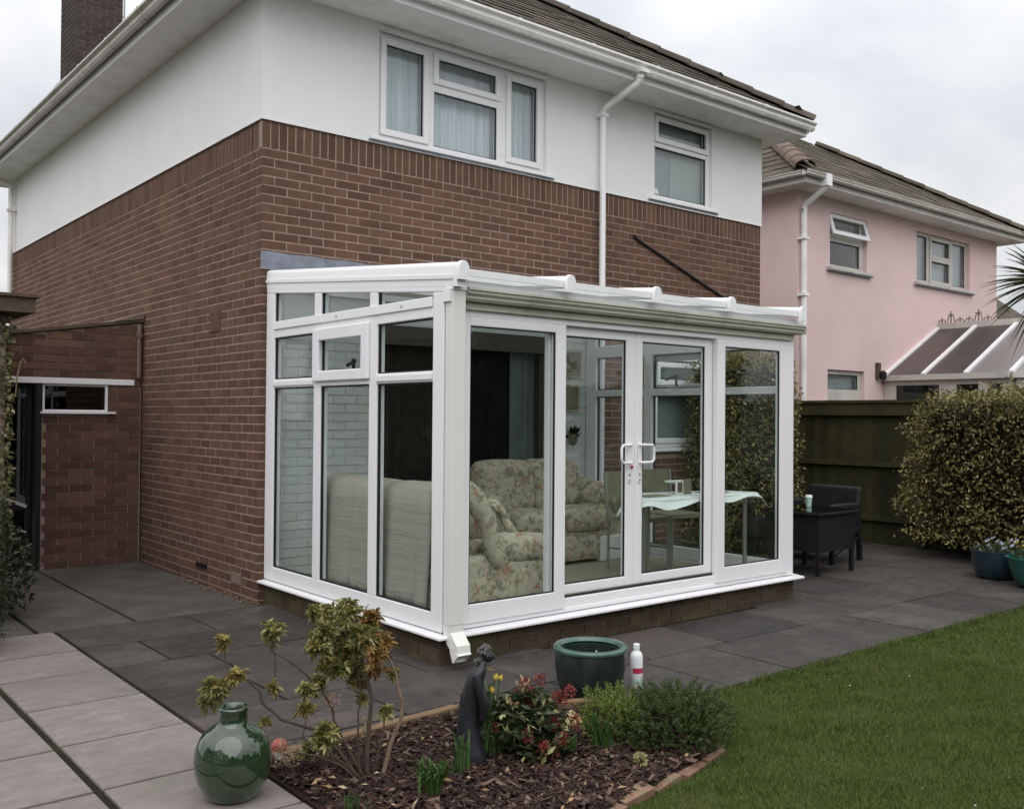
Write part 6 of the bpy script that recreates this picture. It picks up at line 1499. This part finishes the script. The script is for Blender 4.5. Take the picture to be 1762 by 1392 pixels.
for s_ in (-1, 1):
    am = obj('arm', B().tube([sp(0.022, s_*0.052, 0.388), sp(0.030, s_*0.060, 0.35), sp(0.040, s_*0.056, 0.30), sp(0.052, s_*0.044, 0.275), sp(0.064, s_*0.022, 0.262), sp(0.072, s_*0.008, 0.258)], [0.021, 0.020, 0.017, 0.014, 0.011, 0.009], 10), 'statue', st, smooth=80)
    obj('sleeve', B().tube([sp(0.040, s_*0.056, 0.305), sp(0.055, s_*0.040, 0.262), sp(0.050, s_*0.038, 0.215), sp(0.040, s_*0.036, 0.17)], [0.018, 0.024, 0.016, 0.004], 10), 'statue', am, smooth=80)
    for k in range(4):
        obj('finger', B().tube([sp(0.070, s_*0.008, 0.262-0.005*k), sp(0.080, s_*0.004, 0.260-0.006*k), sp(0.085, -s_*0.003, 0.254-0.006*k)], [0.0036, 0.0033, 0.0024], 6), 'statue', am)
hd = B()
hc = (0.066, 0.0, 0.468)
hr = []
for i in range(11):
    ph = -math.pi/2+math.pi*i/10
    hr.append([sp(hc[0]+0.027*math.cos(ph)*math.cos(t_)+0.006*(1 if math.cos(t_) > 0.7 and -0.3 < ph < 0.3 else 0), 0.022*math.cos(ph)*math.sin(t_), hc[2]+0.031*math.sin(ph)-0.25*0.027*math.cos(ph)*math.cos(t_)) for t_ in np.linspace(0, 2*math.pi, 16, endpoint=False)])
hd.loft(hr); hd.smooth = True
head = obj('head', hd, 'statue', st)
obj('nose', B().tube([sp(0.093, 0, 0.470), sp(0.099, 0, 0.458), sp(0.093, 0, 0.453)], [0.003, 0.005, 0.003], 6), 'statue', head)
hb = B(); hrs = random.Random(4)
for k in range(60):
    th = hrs.uniform(0, 6.28); ph = hrs.uniform(-0.2, 1.5)
    u = hc[0]-0.008+0.030*math.cos(ph)*math.cos(th); v_ = 0.027*math.cos(ph)*math.sin(th); z = hc[2]+0.006+0.033*math.sin(ph)
    if math.cos(th) > 0.45 and ph < 0.5: continue
    c = sp(u, v_, z); rr = hrs.uniform(0.006, 0.010)
    hb.tube([c+Vector((-rr, 0, -rr*.5)), c+Vector((0, rr*.4, rr*.6)), c+Vector((rr, 0, -rr*.4))], [rr*.5, rr*.75, rr*.4], 6)
for k in range(16):
    th = hrs.uniform(0, 6.28); c = sp(0.030+0.016*math.cos(th), 0.018*math.sin(th), 0.440+hrs.uniform(-.012, .014)); rr = 0.009
    hb.tube([c+Vector((-rr, 0, -rr*.5)), c+Vector((0, rr*.4, rr*.6)), c+Vector((rr, 0, -rr*.4))], [rr*.5, rr*.8, rr*.4], 6)
obj('curled_hair', hb, 'statue_h', head, smooth=70)

# ------------------------------------------------------------------ glass carboy, glazed pot, bottle
cy = thing('glass_carboy', (-1.765, -3.635, GZ), 'round green glass carboy with short neck standing on a pale slab', 'carboy')
cprof = [(r_*0.97, z_*0.885) for r_, z_ in [(0.0, 0.004), (0.085, 0.004), (0.105, 0.012), (0.128, 0.045), (0.147, 0.095), (0.156, 0.15), (0.156, 0.19), (0.148, 0.235), (0.130, 0.275), (0.103, 0.305), (0.078, 0.322), (0.064, 0.333), (0.058, 0.345), (0.058, 0.385), (0.062, 0.390), (0.062, 0.402), (0.056, 0.406), (0.050, 0.402), (0.050, 0.36), (0.0, 0.34)]]
obj('bottle_body', B().lathe(cprof, (-1.765, -3.635, GZ), 56, cap=False), 'carboy', cy, smooth=60)
po = thing('glazed_pot', (0.345, -3.50, GZ), 'large dark glazed planter with pale green rim standing empty on the patio', 'planter')
PC = (0.345, -3.50, GZ)
obj('pot_body', B().lathe([(0.0, 0.0), (0.140, 0.0), (0.160, 0.02), (0.185, 0.09), (0.194, 0.16), (0.192, 0.22), (0.186, 0.243), (0.16, 0.243), (0.155, 0.1), (0.0, 0.09)], PC, 56, cap=False), 'pot', po, smooth=40)
obj('rim', B().lathe([(0.158, 0.2435), (0.190, 0.2435), (0.202, 0.250), (0.204, 0.264), (0.197, 0.274), (0.176, 0.276), (0.164, 0.270), (0.160, 0.258)], PC, 56, cap=False), 'potrim', po, smooth=60)
obj('soil', B().lathe([(0.0, 0.205), (0.08, 0.208), (0.153, 0.20)], PC, 32, cap=False), 'soil', po)
obj('plant_tag', B().box(0.36, 0.368, -3.53, -3.526, 0.17, 0.215), 'bottle', po)
bt = thing('plastic_bottle', (0.655, -3.555, GZ), 'white plastic bottle with red label beside the glazed planter', 'bottle')
BC = (0.655, -3.555, GZ)
obj('bottle_body', B().lathe([(0.0, 0.0), (0.032, 0.0), (0.036, 0.006), (0.036, 0.175), (0.030, 0.195), (0.016, 0.208), (0.015, 0.216)], BC, 28, cap=False), 'bottle', bt, smooth=40)
obj('bottle_cap', B().lathe([(0.0185, 0.2165), (0.0185, 0.243), (0.013, 0.247)], BC, 20), 'bottle', bt, smooth=40)
obj('front_label', B().loft([[(BC[0]+0.0366*math.cos(t_), BC[1]+0.0366*math.sin(t_), BC[2]+z) for t_ in np.linspace(R(190), R(300), 12)] for z in (0.085, 0.115)], cap=False, closed=False), 'redlabel', bt)
obj('blue_label', B().loft([[(BC[0]+0.0366*math.cos(t_), BC[1]+0.0366*math.sin(t_), BC[2]+z) for t_ in np.linspace(R(190), R(300), 12)] for z in (0.03, 0.05)], cap=False, closed=False), 'mint', bt)

# ------------------------------------------------------------------ unseen greenery added to darken glass reflections and the side wall
rs = np.random.RandomState(90)
n = 34000  # tree belt behind the camera, added so the glass mirrors less sky
x = rs.uniform(-14, 24, n); zt_ = 3.2+1.6*np.sin(x*0.55)+1.1*np.sin(x*1.3+1)+0.6*np.sin(x*2.9)
P = np.stack([x, -19+rs.uniform(-1, 0.4, n)+0.5*np.sin(x*1.1), zt_*rs.random_sample(n)**0.7+0.1], 1)
v, f = leaves(P, rs.normal(size=(n, 3)), rs.uniform(0.25, 0.5, n), rs.uniform(0.18, 0.35, n), rs)
hg = obj('unseen_tree_belt', np_mesh('unseen_tree_belt', v, f), 'lf_dark', kind='stuff'); hg['label'] = 'dark tree belt added out of view beyond the lawn to darken the glass reflections'
bw = struct('unseen_belt_backing', B().box(-14, 24, -20.6, -19.6, -0.3, 2.4), 'soil')  # unseen block added to close sky gaps behind the mirrored trees
n = 9000  # side hedge, added out of view to shade the lower house wall
y = rs.uniform(-17, -1.5, n); zt_ = 2.3+0.5*np.sin(y*0.8)+0.3*np.sin(y*2.1)
P = np.stack([-5.6+rs.uniform(-.3, .3, n), y, zt_*rs.random_sample(n)**0.8], 1)
v, f = leaves(P, rs.normal(size=(n, 3)), rs.uniform(0.12, 0.25, n), rs.uniform(0.09, 0.16, n), rs)
hg2 = obj('unseen_side_hedge', np_mesh('unseen_side_hedge', v, f), 'lf_dark', kind='stuff'); hg2['label'] = 'dark hedge added out of view on the left to shade the house wall and glass'
